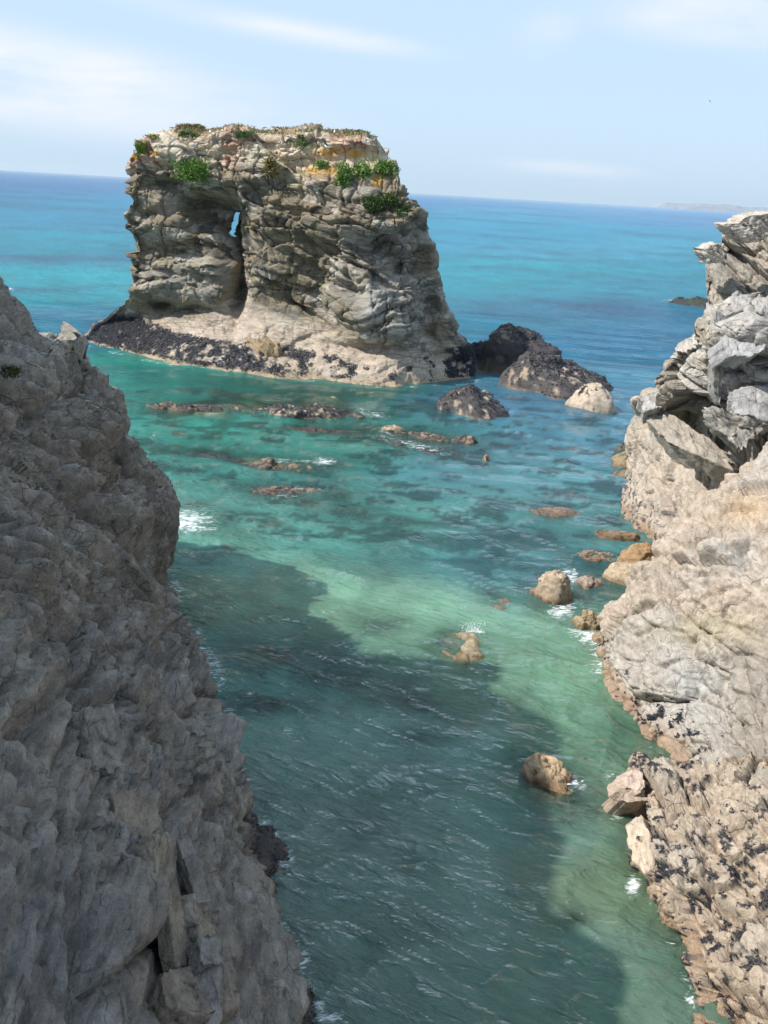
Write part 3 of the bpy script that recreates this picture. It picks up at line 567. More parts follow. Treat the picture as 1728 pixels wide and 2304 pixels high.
# ------------------------------------------------------------------ cliffs: relief patches
def patch(name, rows, n, m, depth, ext, disp, colour, material, parent, esign=1, seed=0, next_=26, ret=False, smooth_n=5, top_ext=None, bot_ext=None):
    G = catmull(catmull(np.array(rows, float), n, 0), m, 1)          # n rows (down), m columns, last column = silhouette side
    Y = depth(G[..., 0], G[..., 1]); P = aty(G[..., 0], G[..., 1], Y)
    e = np.linspace(0, 1, next_ + 1)[1:]
    E_ = ext(G[:, -1, 0], G[:, -1, 1], P[:, -1])                      # (n,3) world vector the edge turns away by
    X_ = P[:, -1][:, None] + e[None, :, None] ** 1.25 * E_[:, None, :]
    P = np.concatenate([P, X_], 1)
    if top_ext is not None:
        T = top_ext; e2 = np.linspace(1, 0, 19)[:-1]
        P = np.concatenate([P[0][None] + (e2[:, None, None] ** 1.2) * np.array(T)[None, None], P], 0)
    N = grid_normals(smooth_grid(P, smooth_n)); ctr = np.array([0, 0, H]) - P
    if (N * ctr).sum(-1).mean() < 0: N = -N
    V = P.reshape(-1, 3); Nn = N.reshape(-1, 3); u, v = topx(V)
    V2, info = disp(V, Nn, u, v); u, v = topx(V2)
    c, wet = colour(V2, u, v, info)
    o = mesh(name, V2, grid_faces(*P.shape[:2]), material, attrs={'Col': c, 'wet': wet})
    if parent: setpar(o, parent)
    return o, V2, Nn, u, v, info

def face_basis(depth, u, v, ang):
    du, dv = math.cos(math.radians(ang)) * 60, math.sin(math.radians(ang)) * 60
    g = lambda a, b: aty(float(a), float(b), float(depth(np.array([float(a)]), np.array([float(b)]))[0]))
    p = g(u, v); a = g(u + du, v + dv) - g(u - du, v - dv); b = g(u - dv, v + du) - g(u + dv, v - du); n = np.cross(a, b)
    return basis(n, a)
def grain(q, B, s, L_, W_, amp, seed, tilt=.8, crack=.5, warp=.3):
    return slabs(q, B, (L_, W_, max(L_, W_) * 1.3), amp, seed, tilt, crack, warp)
# --- left cliff (in shade)
LE = [(190, 757), (205, 781), (232, 828), (275, 887), (277, 918), (307, 946), (319, 981), (336, 1036), (362, 1052), (372, 1087), (384, 1131), (393, 1186), (389, 1249), (384, 1300), (413, 1351), (433, 1386), (460, 1422), (481, 1445), (495, 1482), (511, 1519), (543, 1606), (534, 1656), (538, 1711), (568, 1789), (573, 1821), (595, 1867), (637, 1936), (644, 2000), (628, 2037), (641, 2101), (664, 2160), (705, 2183), (737, 2234), (732, 2304), (750, 2400), (780, 2560)]
LEa = np.array(LE, float)
nh = np.array([.944, .33]); A0 = atz(745., 2304.)
def plane_y(u, v, n3, p0, lo, hi):
    d = ray(u, v); C = np.array([0, 0, H]); den = d @ n3; t = ((p0 - C) @ n3) / np.where(np.abs(den) < 1e-4, -1e-4, den)
    y = t * d[..., 1]; y = np.where((t <= 0) | (den > -1e-4), hi, y)
    return y
def loft_patch(name, K, n, m, disp, colour, material, parent, swarp=None, smooth_n=5):
    """K: control curves (rows) of world points, foot to crest; every row has the same number of stations"""
    G = catmull(catmull(np.array(K, float), n, 0), m, 1)
    N = grid_normals(smooth_grid(G, smooth_n)); c0 = G[n // 2, m // 2]
    if N[n // 2, m // 2] @ (np.array([0, 0, H]) - c0) < 0: N = -N
    V = G.reshape(-1, 3); Nn = N.reshape(-1, 3); u, v = topx(V)
    V2, info = disp(V, Nn, u, v); u, v = topx(V2); c, wet = colour(V2, u, v, info)
    o = mesh(name, V2, grid_faces(n, m), material, attrs={'Col': c, 'wet': wet})
    if parent: setpar(o, parent)
    return o, V2, Nn, u, v, info
# stations run from near to the nose and round behind it
BF = [(4.0, 2.0), (2.6, 7), (1.0, 13)] + [tuple(atz(float(u), float(v))[:2]) for u, v in ((768, 2420), (732, 2290), (664, 2150), (636, 2030), (634, 1930), (573, 1815), (506, 1710), (507, 1610), (468, 1490), (412, 1400), (375, 1305))] + [(-13.5, 55.5), (-19, 58.5), (-28, 58)]
BF = np.array([(a, b, 0.0) for a, b in BF])
def pt(u, v, Y): return aty(float(u), float(v), float(Y))
TP = np.array([(-11, -8, 22.), (-13, -2, 22.), (-14.5, 4, 21.6), (-15.5, 9, 21.0), (-16, 12, 20.6), (-16.4, 16, 20.), (-16.6, 20, 19.4), (-16.6, 24, 18.8), (-16.7, 29, 18.2), pt(-60, 600, 34), pt(0, 672, 38.5), pt(58, 748, 42), pt(105, 768, 44.5), pt(188, 757, 47.5), (-19, 51, 10.), (-25, 52, 9.), (-34, 50, 9.)])
SILH = [(375, 1305), (374, 1186), (350, 1075), (306, 985), (272, 895), (232, 828), (205, 782), (188, 757)]
rowsK = []; ni = 13
hs_k = np.array([0, .22, .40, .57, .72, .84, .93, 1.0])
nose = [atz(375., 1305.)] + [pt(u, v, y) for (u, v), y in zip(SILH[1:], (50.5, 50.6, 50.3, 49.8, 49.2, 48.4, 47.5))]
for k, h in enumerate(hs_k):
    row = BF * (1 - h) + TP * h
    belly = np.sin(math.pi * h) * np.array([1.1, .35, .5]); row = row + belly * np.interp(np.arange(len(row)), [0, 8, 13, 16], [.8, 1.0, 0, 0])[:, None]
    row[ni] = nose[k]; row[ni + 1] = row[ni + 1] + (nose[k] - (BF[ni] * (1 - h) + TP[ni] * h)) * .55; row[ni - 1] = row[ni - 1] + (nose[k] - (BF[ni] * (1 - h) + TP[ni] * h)) * .6; row[ni - 2] = row[ni - 2] + (nose[k] - (BF[ni] * (1 - h) + TP[ni] * h)) * .3
    rowsK.append(row)
out_n = np.array([1.6, .5, -4.0]); rowsK = [rowsK[0] + out_n * np.interp(np.arange(17), [0, 12, 13, 16], [1, 1, 1, 1])[:, None] * [1, 1, 1]] + rowsK + [rowsK[-1] + np.array([-3.5, 1.0, -.3]), rowsK[-1] + np.array([-9, 3, -3.5])]
BLL = basis((.75, .26, .6), (.32, -.93, .06)); BLU = basis((.75, .30, .6), (.30, .50, -.80)); BL = BLL
LDENT = [(215, 1500, 120, 12, .8, -62), (90, 1600, 60, 22, .9, -25), (250, 1690, 60, 10, .5, 0), (235, 1950, 14, 190, .9, -4), (225, 2200, 22, 120, 1.0, 0), (350, 2000, 7, 90, .35, -14), (430, 1330, 20, 60, 1.0, 0), (225, 1100, 60, 12, .6, -35), (215, 1025, 40, 8, .5, 20), (150, 900, 110, 14, .7, -25), (380, 1290, 30, 30, .6, 0),
         (270, 1640, 45, 50, -.6, 0), (330, 1150, 70, 70, -.8, 0), (210, 990, 50, 30, -.8, 20), (60, 1300, 60, 120, -.7, 0), (130, 800, 70, 30, -.6, -20), (60, 1500, 60, 60, -.6, 0), (500, 1620, 30, 80, -.3, 0), (100, 1950, 90, 190, -.35, 0), (300, 1400, 40, 90, -.3, 0)]
def left_disp(V, N, u, v):
    dist = np.linalg.norm(V - [0, 0, H], axis=1); s = np.clip(dist / 40, .22, 1)[:, None]
    dn = 0; wv = fbm(V / 3, 133, 3) * 24
    for R in LDENT: dn = dn + R[4] * gp(u + wv, v + wv, (R[0], R[1], R[2], R[3], 1, 0, R[5])) * (.35 + .65 * s[:, 0])
    q = V + .22 * np.stack([fbm(V / 3.5, 141, 3), fbm(V / 3.5 + 9, 142, 3), fbm(V / 3.5 + 5, 143, 3)], 1)
    far = sstep(14, 36, dist); t = sstep(1250, 1560, v + 60 * fbm(V / 4, 145, 2))
    dd_ = 0; hs_ = []
    for BB, ww, sd_ in ((BLU, 1 - t, 160), (BLL, t, 170)):
        ix = np.where(ww > 0)[0]; qq = q[ix]; r_ = np.zeros(len(V)); hh = np.zeros(len(V), np.uint32)
        x1, h1, e1 = grain(qq, BB, 0, 8.0, 1.9, .75, sd_ + 1, .75, .6, .2); x2, h2, e2 = grain(qq, BB, 0, 4.2, .62, .20, sd_ + 2, .8, 1.3, .15); x3, h3, e3 = grain(qq, BB, 0, 1.9, .24, .065, sd_ + 3, .8, 1.5, .15); x4, h4, e4 = grain(qq, BB, 0, .7, .08, .018, sd_ + 4, .8, 1.3, .2)
        f_ = far[ix]; r_[ix] = x1 * (.5 + .7 * f_) + x2 * (.75 + .5 * f_) + x3 * (.8 + .5 * f_) + x4; dd_ = dd_ + r_ * ww; hh[ix] = h2; hs_.append(hh); h1f = np.zeros(len(V), np.uint32); h1f[ix] = h1; hs_.append(h1f)
    h2 = np.where(t > .5, hs_[2], hs_[0]); h1 = np.where(t > .5, hs_[3], hs_[1]); h3 = h2; e2 = h2
    rib = 0
    for BB, ww, sd_ in ((BLU, 1 - t, 180), (BLL, t, 190)):
        qb = q @ BB.T
        for wv_, am_ in ((1.5, .75), (.55, .36), (.2, .14), (.08, .045)):
            n_ = vnoise(qb / [wv_ * 7, wv_, wv_ * 5] + 3.3, sd_ + int(wv_ * 100)); rib = rib - ww * am_ * (.55 + .45 * far) * (1 - np.minimum(np.abs(n_) * 2.6, 1)) ** 2
    sup = np.exp(-((u - np.interp(v, LEa[:, 1], LEa[:, 0])) / 50) ** 2) * (v < 1300) * (v > 700); dd_ = dd_ * (1 - .35 * sup)
    V2 = V + N * (-dn + dd_ + fbm(V / 1.2, 123, 5, .6) * (.08 + .12 * far) + rib)[:, None]
    return V2, (h1, h2, h3, e2)
def left_col(V, u, v, I):
    h1, h2, h3, e2 = I; n1 = fbm(V / 2.5, 151, 4); n2 = fbm(V / .7, 152, 4, .6); z = V[:, 2]
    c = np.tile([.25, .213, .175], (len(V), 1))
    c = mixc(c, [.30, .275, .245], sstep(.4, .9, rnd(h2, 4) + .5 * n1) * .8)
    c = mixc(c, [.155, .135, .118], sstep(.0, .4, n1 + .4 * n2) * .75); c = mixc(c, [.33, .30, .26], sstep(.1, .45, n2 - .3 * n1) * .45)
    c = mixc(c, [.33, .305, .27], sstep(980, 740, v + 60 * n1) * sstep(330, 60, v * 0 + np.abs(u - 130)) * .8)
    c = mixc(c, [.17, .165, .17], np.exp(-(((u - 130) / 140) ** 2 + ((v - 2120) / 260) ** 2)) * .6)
    low = sstep(2.2, .4, z + .6 * n1)
    c = mixc(c, [.19, .135, .10], low * .85)
    mus = sstep(1.3, .5, z + .5 * n1) * sstep(.0, .4, n2 + .25) * (u > 300)
    c = mixc(c, [.022, .022, .026], np.clip(mus * .8, 0, 1))
    c = mixc(c, [.42, .40, .37], sstep(.42, .6, n2) * .35)
    return c, sstep(1.1, .1, z) * .6
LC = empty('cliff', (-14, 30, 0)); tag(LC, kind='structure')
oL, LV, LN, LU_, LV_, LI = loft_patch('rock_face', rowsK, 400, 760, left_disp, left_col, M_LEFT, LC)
# the cliff goes on, unseen, on the near left; added and shaped to shade the channel
def bank():
    ny, nx = 90, 70; ys = np.linspace(-28, 33, ny); P = np.zeros((ny, nx, 3))
    for i, y in enumerate(ys):
        xe = min(-8.5, -.62 * max(y, 0) - 1.5); zt = BANKZ - xe
        prof = [(xe + 1.0, -3), (xe + .2, 2), (xe - .6, zt * .5), (xe - 1.6, zt * .85), (xe - 3.2, zt), (xe - 9, zt + 1.2), (xe - 25, zt + 2.5), (xe - 45, zt - 3)]
        c_ = catmull(np.array(prof), nx, 0); P[i, :, 0] = c_[:, 0]; P[i, :, 1] = y; P[i, :, 2] = c_[:, 1]
    N = grid_normals(smooth_grid(P, 3)); N = N * np.sign(N[45, 20, 0] + 1e-6); V = P.reshape(-1, 3); V = V + N.reshape(-1, 3) * (fbm(V / 4, 191, 4) * 1.6)[:, None]
    c = np.tile([.24, .20, .155], (len(V), 1)) * (1 + .3 * fbm(V / 2, 192, 3))[:, None]; c = mixc(c, [.10, .14, .04], sstep(.5, .8, N.reshape(-1, 3)[:, 2]))
    setpar(mesh('rock_face', V, grid_faces(ny, nx), M_LEFT, attrs={'Col': c, 'wet': np.zeros(len(V))}), LC)
BANKZ = 12.5
bank()
lm = sstep(1.1, .5, LV[:, 2]) * (LV[:, 2] > .05) * (LU_ > 350) * (LU_ < 800) * (LV_ > 1290)
scatter('mussel_bed', LV, LN, lm + 1e-12, 2500, .045, M_MUSSEL, LC, seed=4)

# --- right cliff
RC = empty('cliff', (14, 40, 0)); tag(RC, kind='structure')
BR = basis((.62, -.25, .74), (.75, .1, -.65))
def r_disp(sizes, B, seed, small=1.0, dents=(), base_amp=.22):
    """sizes: list of (length, width, amplitude) of the broken grain, largest first"""
    def f(V, N, u, v):
        dn = 0; wv = fbm(V / 2.5, seed + 33, 3) * 14
        for R in dents: dn = dn + R[4] * gp(u + wv, v + wv * .8, (R[0], R[1], R[2], R[3], 1, 0, R[5]))
        q = V + .5 * np.stack([fbm(V / 3 + 9 * k, seed + 41 + k, 3) for k in range(3)], 1); D_ = 0; hl = []
        for k, (l_, w_, a_) in enumerate(sizes):
            d_, h_, e_ = grain(q, B, 0, l_, w_, a_, seed + 1 + k, .8, .5 if k == 0 else .95); D_ = D_ + d_; hl.append(h_)
        V2 = V + N * (-dn + D_ + fbm(V / 1.3, seed + 16, 5, .6) * base_amp * small)[:, None]
        return V2, (hl[0], hl[1], hl[2], None)
    return f
def mussel_mask(V, n1, n2, I, top, thr): return sstep(top + .4, top - .6, V[:, 2] + .8 * n1) * sstep(thr, thr + .15, n2 + .25 * n1)
def r_col(base, var, grey, seed, top=1.5, thr=.2, extra=None):
    def f(V, u, v, I):
        h1, h2, h3, e1 = I; n1 = fbm(V / 2.2, seed + 51, 4); n2 = fbm(V / .30, seed + 52, 4, .6); z = V[:, 2]
        c = np.tile(np.array(base, float), (len(V), 1))
        c = mixc(c, var, sstep(.25, .8, rnd(h2, 4) + .5 * n1)); c = mixc(c, grey, sstep(.35, .8, rnd(h1, 5) + .7 * n1) * .8)
        if extra: c = extra(c, V, u, v, n1, n2)
        c = mixc(c, np.array(base) * [.72, .56, .42], sstep(1.0, .1, z + .3 * n1) * .8)
        mus = mussel_mask(V, n1, n2, I, top, thr); c = mixc(c, [.03, .031, .042], mus * .85)
        return c, sstep(1.2, .1, z + .5 * n1) * .85
    return f
wrapv = lambda x, y, z: (lambda u, v, P: np.tile([x, y, z], (len(u), 1)).astype(float))
# far pillar at the top right
E1 = [(1790, 440), (1728, 488), (1645, 505), (1640, 530), (1584, 556), (1577, 578), (1583, 640), (1590, 720), (1596, 900)]
def mk(edge, right, rmid=.5):
    out_ = []
    for (u, v), rv in zip(edge, right):
        out_.append([(rv[0] + (u - rv[0]) * t, rv[1] + (v - rv[1]) * (t ** .9)) for t in (0, .25, .5, .72, .88, 1)])
    return out_
R1 = [(2150, 380), (2150, 400), (2150, 430), (2150, 470), (2150, 520), (2150, 580), (2150, 650), (2150, 740), (2150, 900)]
patch('rock_face', mk(E1, R1), 230, 230, lambda u, v: 60 - (u - 1580) * .018 - (v - 700) * .012, wrapv(5, 9, -2), r_disp([(5.0, 2.0, .8), (2.2, .8, .28), (.9, .3, .09), (.35, .14, .03)], face_basis(lambda u, v: 60 - (u - 1580) * .018 - (v - 700) * .012, 1680., 620., 50), 200, dents=[(1700, 610, 90, 8, .9, 38), (1640, 560, 50, 6, .6, 30)]),
      r_col((.36, .32, .275), (.25, .235, .205), (.44, .41, .37), 200), M_RIGHT, RC, top_ext=(6, 10, .3))
# broken pale mass in the middle
E2 = [(1640, 698), (1612, 702), (1589, 726), (1560, 732), (1509, 768), (1490, 805), (1491, 837), (1473, 849), (1475, 868), (1478, 884), (1442, 895), (1462, 925), (1505, 955), (1560, 990)]
R2 = [(2150, 720), (2150, 730), (2150, 745), (2150, 760), (2150, 790), (2150, 820), (2150, 840), (2150, 860), (2150, 880), (2150, 900), (2150, 930), (2150, 970), (2150, 1020), (2150, 1080)]
def x2(c, V, u, v, n1, n2):
    c = mixc(c, [.37, .365, .37], sstep(1560, 1640, u + 60 * n1) * sstep(960, 880, v) * .5)
    c = mixc(c, [.24, .205, .165], sstep(880, 930, v + 30 * n1) * sstep(1650, 1560, u) * .6); return c
patch('rock_face', mk(E2, R2), 290, 260, lambda u, v: 54.5 - (u - 1440) * .022 - (v - 700) * .004 + 1.5 * np.exp(-((v - 985) / 30) ** 2), wrapv(4, 8, -3),
      r_disp([(5.0, 3.0, 1.1), (2.4, 1.3, .36), (.9, .45, .09), (.3, .15, .025)], face_basis(lambda u, v: 54.5 - (u - 1440) * .022 - (v - 700) * .004 + 1.5 * np.exp(-((v - 985) / 30) ** 2), 1600., 870., 35), 220, dents=[(1690, 800, 50, 10, 1.2, 5), (1560, 955, 36, 10, 1.1, 10), (1700, 880, 50, 5, .5, -10), (1480, 960, 30, 8, .8, 35), (1640, 1000, 200, 12, 1.5, 15), (1620, 780, 40, 60, -.8, 0), (1690, 745, 60, 28, -.9, 0), (1650, 960, 60, 24, -.9, 10)]),
      r_col((.39, .345, .285), (.28, .245, .20), (.44, .41, .37), 220, top=-9, extra=x2), M_RIGHT, RC, top_ext=(3, 8, .2))
# lower grooved mass with the overhang shadow above it
def W(u, v): return tuple(atz(float(u), float(v)))
KC = [[(20, 78, -3), (15.5, 73.5, -4), (15.0, 69, -4), (14.6, 61, -4), (15, 56, -4), (18, 54, -4)],
      [(22, 78, 0), W(1401, 1100), W(1395, 1149), W(1456, 1202), W(1502, 1245), (18.5, 54.5, 0)],
      [(23, 77, 2), pt(1421, 1040, 72), pt(1440, 1060, 67), pt(1505, 1110, 61.5), pt(1590, 1150, 57), pt(1720, 1170, 54)],
      [(24, 76, 4), pt(1416, 985, 71.5), pt(1455, 1000, 66.5), pt(1540, 1040, 61), pt(1640, 1080, 57), pt(1780, 1080, 54)],
      [(24, 75, 5.5), pt(1434, 940, 70.5), pt(1480, 940, 66), pt(1570, 970, 61), pt(1690, 1000, 57), pt(1850, 990, 54)],
      [(25, 75, 6.5), pt(1445, 890, 69.5), pt(1510, 880, 66), pt(1620, 890, 62), pt(1740, 900, 58), pt(1900, 900, 55)],
      [(30, 76, 5), (27, 76, 6), (28, 72, 8), (29, 68, 9), (30, 64, 10), (31, 60, 10)]]
loft_patch('rock_face', KC, 260, 260, r_disp([(6.0, 2.4, .5), (2.6, 1.0, .16), (1.0, .4, .035), (.4, .13, .012)], basis((-.75, -.45, .45), (-.1, -.75, -.6)), 240, dents=[(1500, 985, 20, 40, .9, 20), (1520, 1040, 14, 22, 1.2, 0), (1700, 1030, 120, 12, 1.6, 5), (1470, 930, 20, 40, .6, 30)]),
      r_col((.37, .31, .25), (.40, .34, .28), (.30, .285, .26), 240, top=2.4, thr=.12, extra=lambda c, V, u, v, n1, n2: mixc(c, [.40, .33, .265], sstep(930, 1040, v + 40 * n1) * .7)), M_RIGHT, RC)
# big pink slope, nearest
BD = np.array([(22, 66, 0), (18.5, 62, 0)] + [W(u, v) for u, v in ((1535, 1235), (1528, 1285), (1505, 1350), (1470, 1405), (1412, 1432), (1350, 1455), (1341, 1500), (1354, 1545), (1420, 1611), (1465, 1648), (1512, 1690), (1540, 1760), (1575, 1850), (1610, 1950), (1650, 2080), (1690, 2220), (1730, 2400))] + [(10.5, 12, 0), (10.5, 5, 0)], float)
ks = np.arange(len(BD)); f6 = lambda *p: np.interp(ks, [0, 2, 6, 10, 14, 18, 20], p)
dx = f6(5, 5.5, 8.5, 9.5, 9.5, 9.5, 9.5); dy = f6(-2, -1, 1.5, 1, 0, 0, 0); dz = f6(8.5, 9, 11.5, 12.5, 13, 13.5, 14)
off = np.stack([dx, dy, dz], 1); bul = np.array([-1.0, -.5, .9])
KD = [BD + [-1.6, -.6, -4], BD] + [BD + off * h + bul * math.sin(math.pi * h) * w_ for h, w_ in ((.13, .9), (.3, 1.2), (.5, 1.1), (.75, .8))] + [BD + off, BD + off * [1.6, 1, 1.18], BD + off * [2.4, 1, 1.2] + [0, 3, 0]]
def x4(c, V, u, v, n1, n2):
    c = mixc(c, [.42, .29, .17], np.exp(-(((u - 1690) / 70) ** 2 + ((v - 1150) / 35) ** 2)) * .6)
    c = mixc(c, [.37, .375, .37], np.clip(np.exp(-(((u - 1580) / 80) ** 2 + ((v - 1530) / 90) ** 2)) + np.exp(-(((u - 1690) / 60) ** 2 + ((v - 1270) / 60) ** 2)), 0, 1) * (.6 + .6 * n1))
    c = mixc(c, [.27, .24, .205], sstep(1630, 1690, u + 40 * n1) * sstep(1380, 1500, v) * .8)
    c = mixc(c, [.30, .29, .17], np.exp(-(((u - 1600) / 130) ** 2 + ((v - 1420) / 40) ** 2)) * .35); return c
oD, RV_, RN_, RU_, RVV, RI = loft_patch('rock_face', KD, 290, 680, r_disp([(5.0, 2.4, .6), (2.0, .9, .2), (.8, .3, .06), (.3, .11, .02)], basis((-.8, -.12, .58), (.1, -.97, .15)), 260, dents=[(1660, 1130, 30, 6, .5, 0), (1715, 1440, 30, 60, .8, 0), (1660, 1560, 12, 120, .5, -14), (1640, 1230, 80, 8, .5, -30), (1600, 1700, 7, 160, .35, -8), (1660, 1800, 8, 200, .45, -12), (1570, 1280, 60, 6, .35, 10), (1560, 1230, 5, 50, .35, 10), (1600, 1330, 60, 6, .3, -20)], base_amp=.3),
      r_col((.40, .33, .265), (.36, .30, .24), (.36, .33, .295), 260, top=1.6, thr=.30, extra=x4), M_RIGHT, RC)
# mussel-covered outcrop low on the right
BE = np.array([(14.5, 34.5, 0), W(1560, 1740), W(1500, 1762), W(1440, 1755), W(1392, 1780), W(1400, 1812), W(1404, 1860), W(1420, 1945), W(1432, 2015), W(1472, 2071), W(1513, 2115), W(1538, 2185), W(1556, 2250), W(1590, 2330), W(1640, 2450), (9.5, 14, 0), (10, 8, 0)], float)
ke = np.arange(len(BE)); g6 = lambda *p: np.interp(ke, [0, 2, 4, 8, 12, 16], p)
dirE = np.stack([g6(.2, .5, 1, 1, 1, 1), g6(-1, -1, -.45, -.05, .1, .1), 0 * ke], 1)
KE = [BE + dirE * -.9 + [0, 0, -3.5], BE, BE + dirE * .35 + np.stack([0 * ke, 0 * ke, g6(.8, 1.0, 1.5, 1.2, .9, .9)], 1), BE + dirE * 1.3 + np.stack([0 * ke, 0 * ke, g6(1.2, 1.4, 1.9, 1.8, 1.6, 1.6)], 1), BE + dirE * 2.6 + np.stack([0 * ke, 0 * ke, g6(1.6, 1.8, 2.1, 2.5, 2.6, 2.8)], 1), BE + dirE * 4.2 + np.stack([0 * ke, 0 * ke, g6(2, 2.2, 2.4, 3.4, 4, 4.6)], 1), BE + dirE * 5.6 + np.stack([0 * ke, 0 * ke, g6(1, 1.4, 2.0, 3.6, 4.4, 5)], 1)]
oE, EV, EN, EU, EVV, EI = loft_patch('rock_face', KE, 220, 470, r_disp([(2.6, 1.6, .55), (1.1, .7, .25), (.4, .25, .07), (.15, .09, .02)], basis((-.4, -.2, .9), (.3, -.9, 0)), 280, base_amp=.14),
      r_col((.40, .325, .25), (.35, .28, .215), (.37, .32, .265), 280, top=6.5, thr=.12), M_RIGHT, RC)
def mm(V, N, u, v, seed, top, thr, lo=.1):
    n1 = fbm(V / 2.2, seed + 51, 4); n2 = fbm(V / .30, seed + 52, 4, .6)
    return (mussel_mask(V, n1, n2, None, top, thr) ** 2 * (V[:, 2] > lo) * (u < 1800) + 1e-13)
scatter('mussel_bed', EV, EN, mm(EV, EN, EU, EVV, 280, 6.5, .12), 10000, .038, M_MUSSEL, RC, seed=11)
scatter('mussel_bed', RV_, RN_, mm(RV_, RN_, RU_, RVV, 260, 1.6, .30), 6000, .04, M_MUSSEL, RC, seed=12)

# --- loose-looking blocks and slabs that can be told apart, parts of the cliffs
def block(name, poly, Y, thick, material, parent, col, seed, tilt=(0, 0), bev=.06, amp=.08, B=None, sub=22):
    """slab with an outline given by its corners in the photograph at distance Y; real thickness, broken edges. Y may be a list per corner"""
    Ys = Y if isinstance(Y, (list, tuple)) else [Y] * len(poly)
    C_ = np.array([aty(u, v, y) for (u, v), y in zip(poly, Ys)]); ctr = C_.mean(0)
    # boundary sampled, rings to centre for front, rim, back
    k = 4 * sub; seg = np.linspace(0, len(C_), k, endpoint=False); i = seg.astype(int); f = (seg - i)[:, None]
    edge = C_[i] * (1 - f) + C_[(i + 1) % len(C_)] * f
    nrm = np.cross(C_[1] - C_[0], C_[-1] - C_[0]); nrm /= np.linalg.norm(nrm)
    if nrm @ (np.array([0, 0, H]) - ctr) < 0: nrm = -nrm
    er = np.linalg.norm(edge - ctr, axis=1).mean(); edge = ctr + (edge - ctr) * (1 + .16 * fbm(edge / (er * .45), seed + 9, 4, .6) + .05 * np.sign(vnoise(edge / (er * .3), seed + 8)))[:, None]
    rings = [ctr + (edge - ctr) * t for t in np.linspace(.02, .97, 16)]
    rim = [edge - nrm * bev * .6 + (edge - ctr) * .01] + [edge - nrm * (bev + thick * t) + (edge - ctr) * (.01 + .06 * t) for t in np.linspace(.1, 1, 8)]
    P = np.array(rings + rim); V = P.reshape(-1, 3)
    out_ = (V - ctr); out_ /= np.maximum(np.linalg.norm(out_, axis=1, keepdims=True), .05)
    nn = np.where((np.arange(len(V)) < 16 * k)[:, None], nrm[None], out_ * .8 + nrm * .2)
    n_ = fbm(V / .5, seed, 4, .6); d, h, e = slabs(V, BR if B is None else B, (.8, .6, .2), amp, seed + 1, .8, .4, .3)
    V = V + nn * (n_ * amp * 1.3 + d * 1.3)[:, None]
    n1 = fbm(V / .8, seed + 2, 3); c = np.tile(np.array(col, float), (len(V), 1)) * (1 + .22 * n1)[:, None]
    o = mesh(name, V, grid_faces(P.shape[0], k, True), material, attrs={'Col': np.clip(c, .01, .9), 'wet': sstep(.8, .1, V[:, 2]) * .7})
    setpar(o, parent); return o
# leaning column and pale plates of the right cliff
block('rock_slab', [(1612, 702), (1640, 712), (1636, 800), (1626, 860), (1620, 905), (1608, 880), (1596, 800), (1600, 740)], 49.6, 1.6, M_RIGHT, RC, (.33, .32, .30), 301)
block('rock_slab', [(1640, 712), (1680, 716), (1718, 745), (1727, 788), (1690, 800), (1640, 805), (1630, 760)], [49.2, 49.4, 48.6, 47.4, 47.2, 47.8, 48.6], 1.4, M_RIGHT, RC, (.35, .345, .345), 302, amp=.06)
block('rock_slab', [(1600, 918), (1640, 925), (1700, 945), (1728, 960), (1690, 990), (1668, 1018), (1640, 990), (1612, 955)], [47.4, 47.3, 47.0, 47.0, 46.6, 46.3, 46.8, 47.2], 1.5, M_RIGHT, RC, (.30, .28, .25), 303, amp=.14)
block('rock_slab', [(1640, 880), (1690, 865), (1760, 870), (1770, 950), (1700, 940), (1650, 925)], [48.2, 48.2, 48, 47.2, 47, 47.4], 1.0, M_RIGHT, RC, (.34, .33, .325), 304, amp=.05)
block('rock_slab', [(1676, 820), (1728, 815), (1790, 825), (1790, 862), (1730, 868), (1680, 862)], 48.6, .8, M_RIGHT, RC, (.33, .32, .305), 305, amp=.12)
block('rock_slab', [(1437, 893), (1480, 880), (1512, 868), (1520, 895), (1490, 915), (1452, 925)], [53, 53, 53.4, 52.4, 52.2, 52.4], 1.2, M_RIGHT, RC, (.37, .35, .33), 306, amp=.06)
block('rock_slab', [(1640, 505), (1700, 485), (1800, 470), (1810, 520), (1740, 530), (1680, 545), (1650, 530)], 56, 2.0, M_RIGHT, RC, (.44, .39, .33), 307, amp=.15)
block('rock_slab', [(1578, 560), (1620, 548), (1640, 560), (1628, 590), (1596, 592)], 57.6, 1.6, M_RIGHT, RC, (.42, .385, .33), 308, amp=.12)
block('rock_slab', [(1450, 935), (1500, 925), (1560, 960), (1620, 1010), (1690, 1045), (1640, 1050), (1560, 1020), (1490, 985)], [53, 52.5, 51, 49.5, 48.5, 48, 49, 51], 1.4, M_RIGHT, RC, (.34, .30, .255), 309, amp=.14)
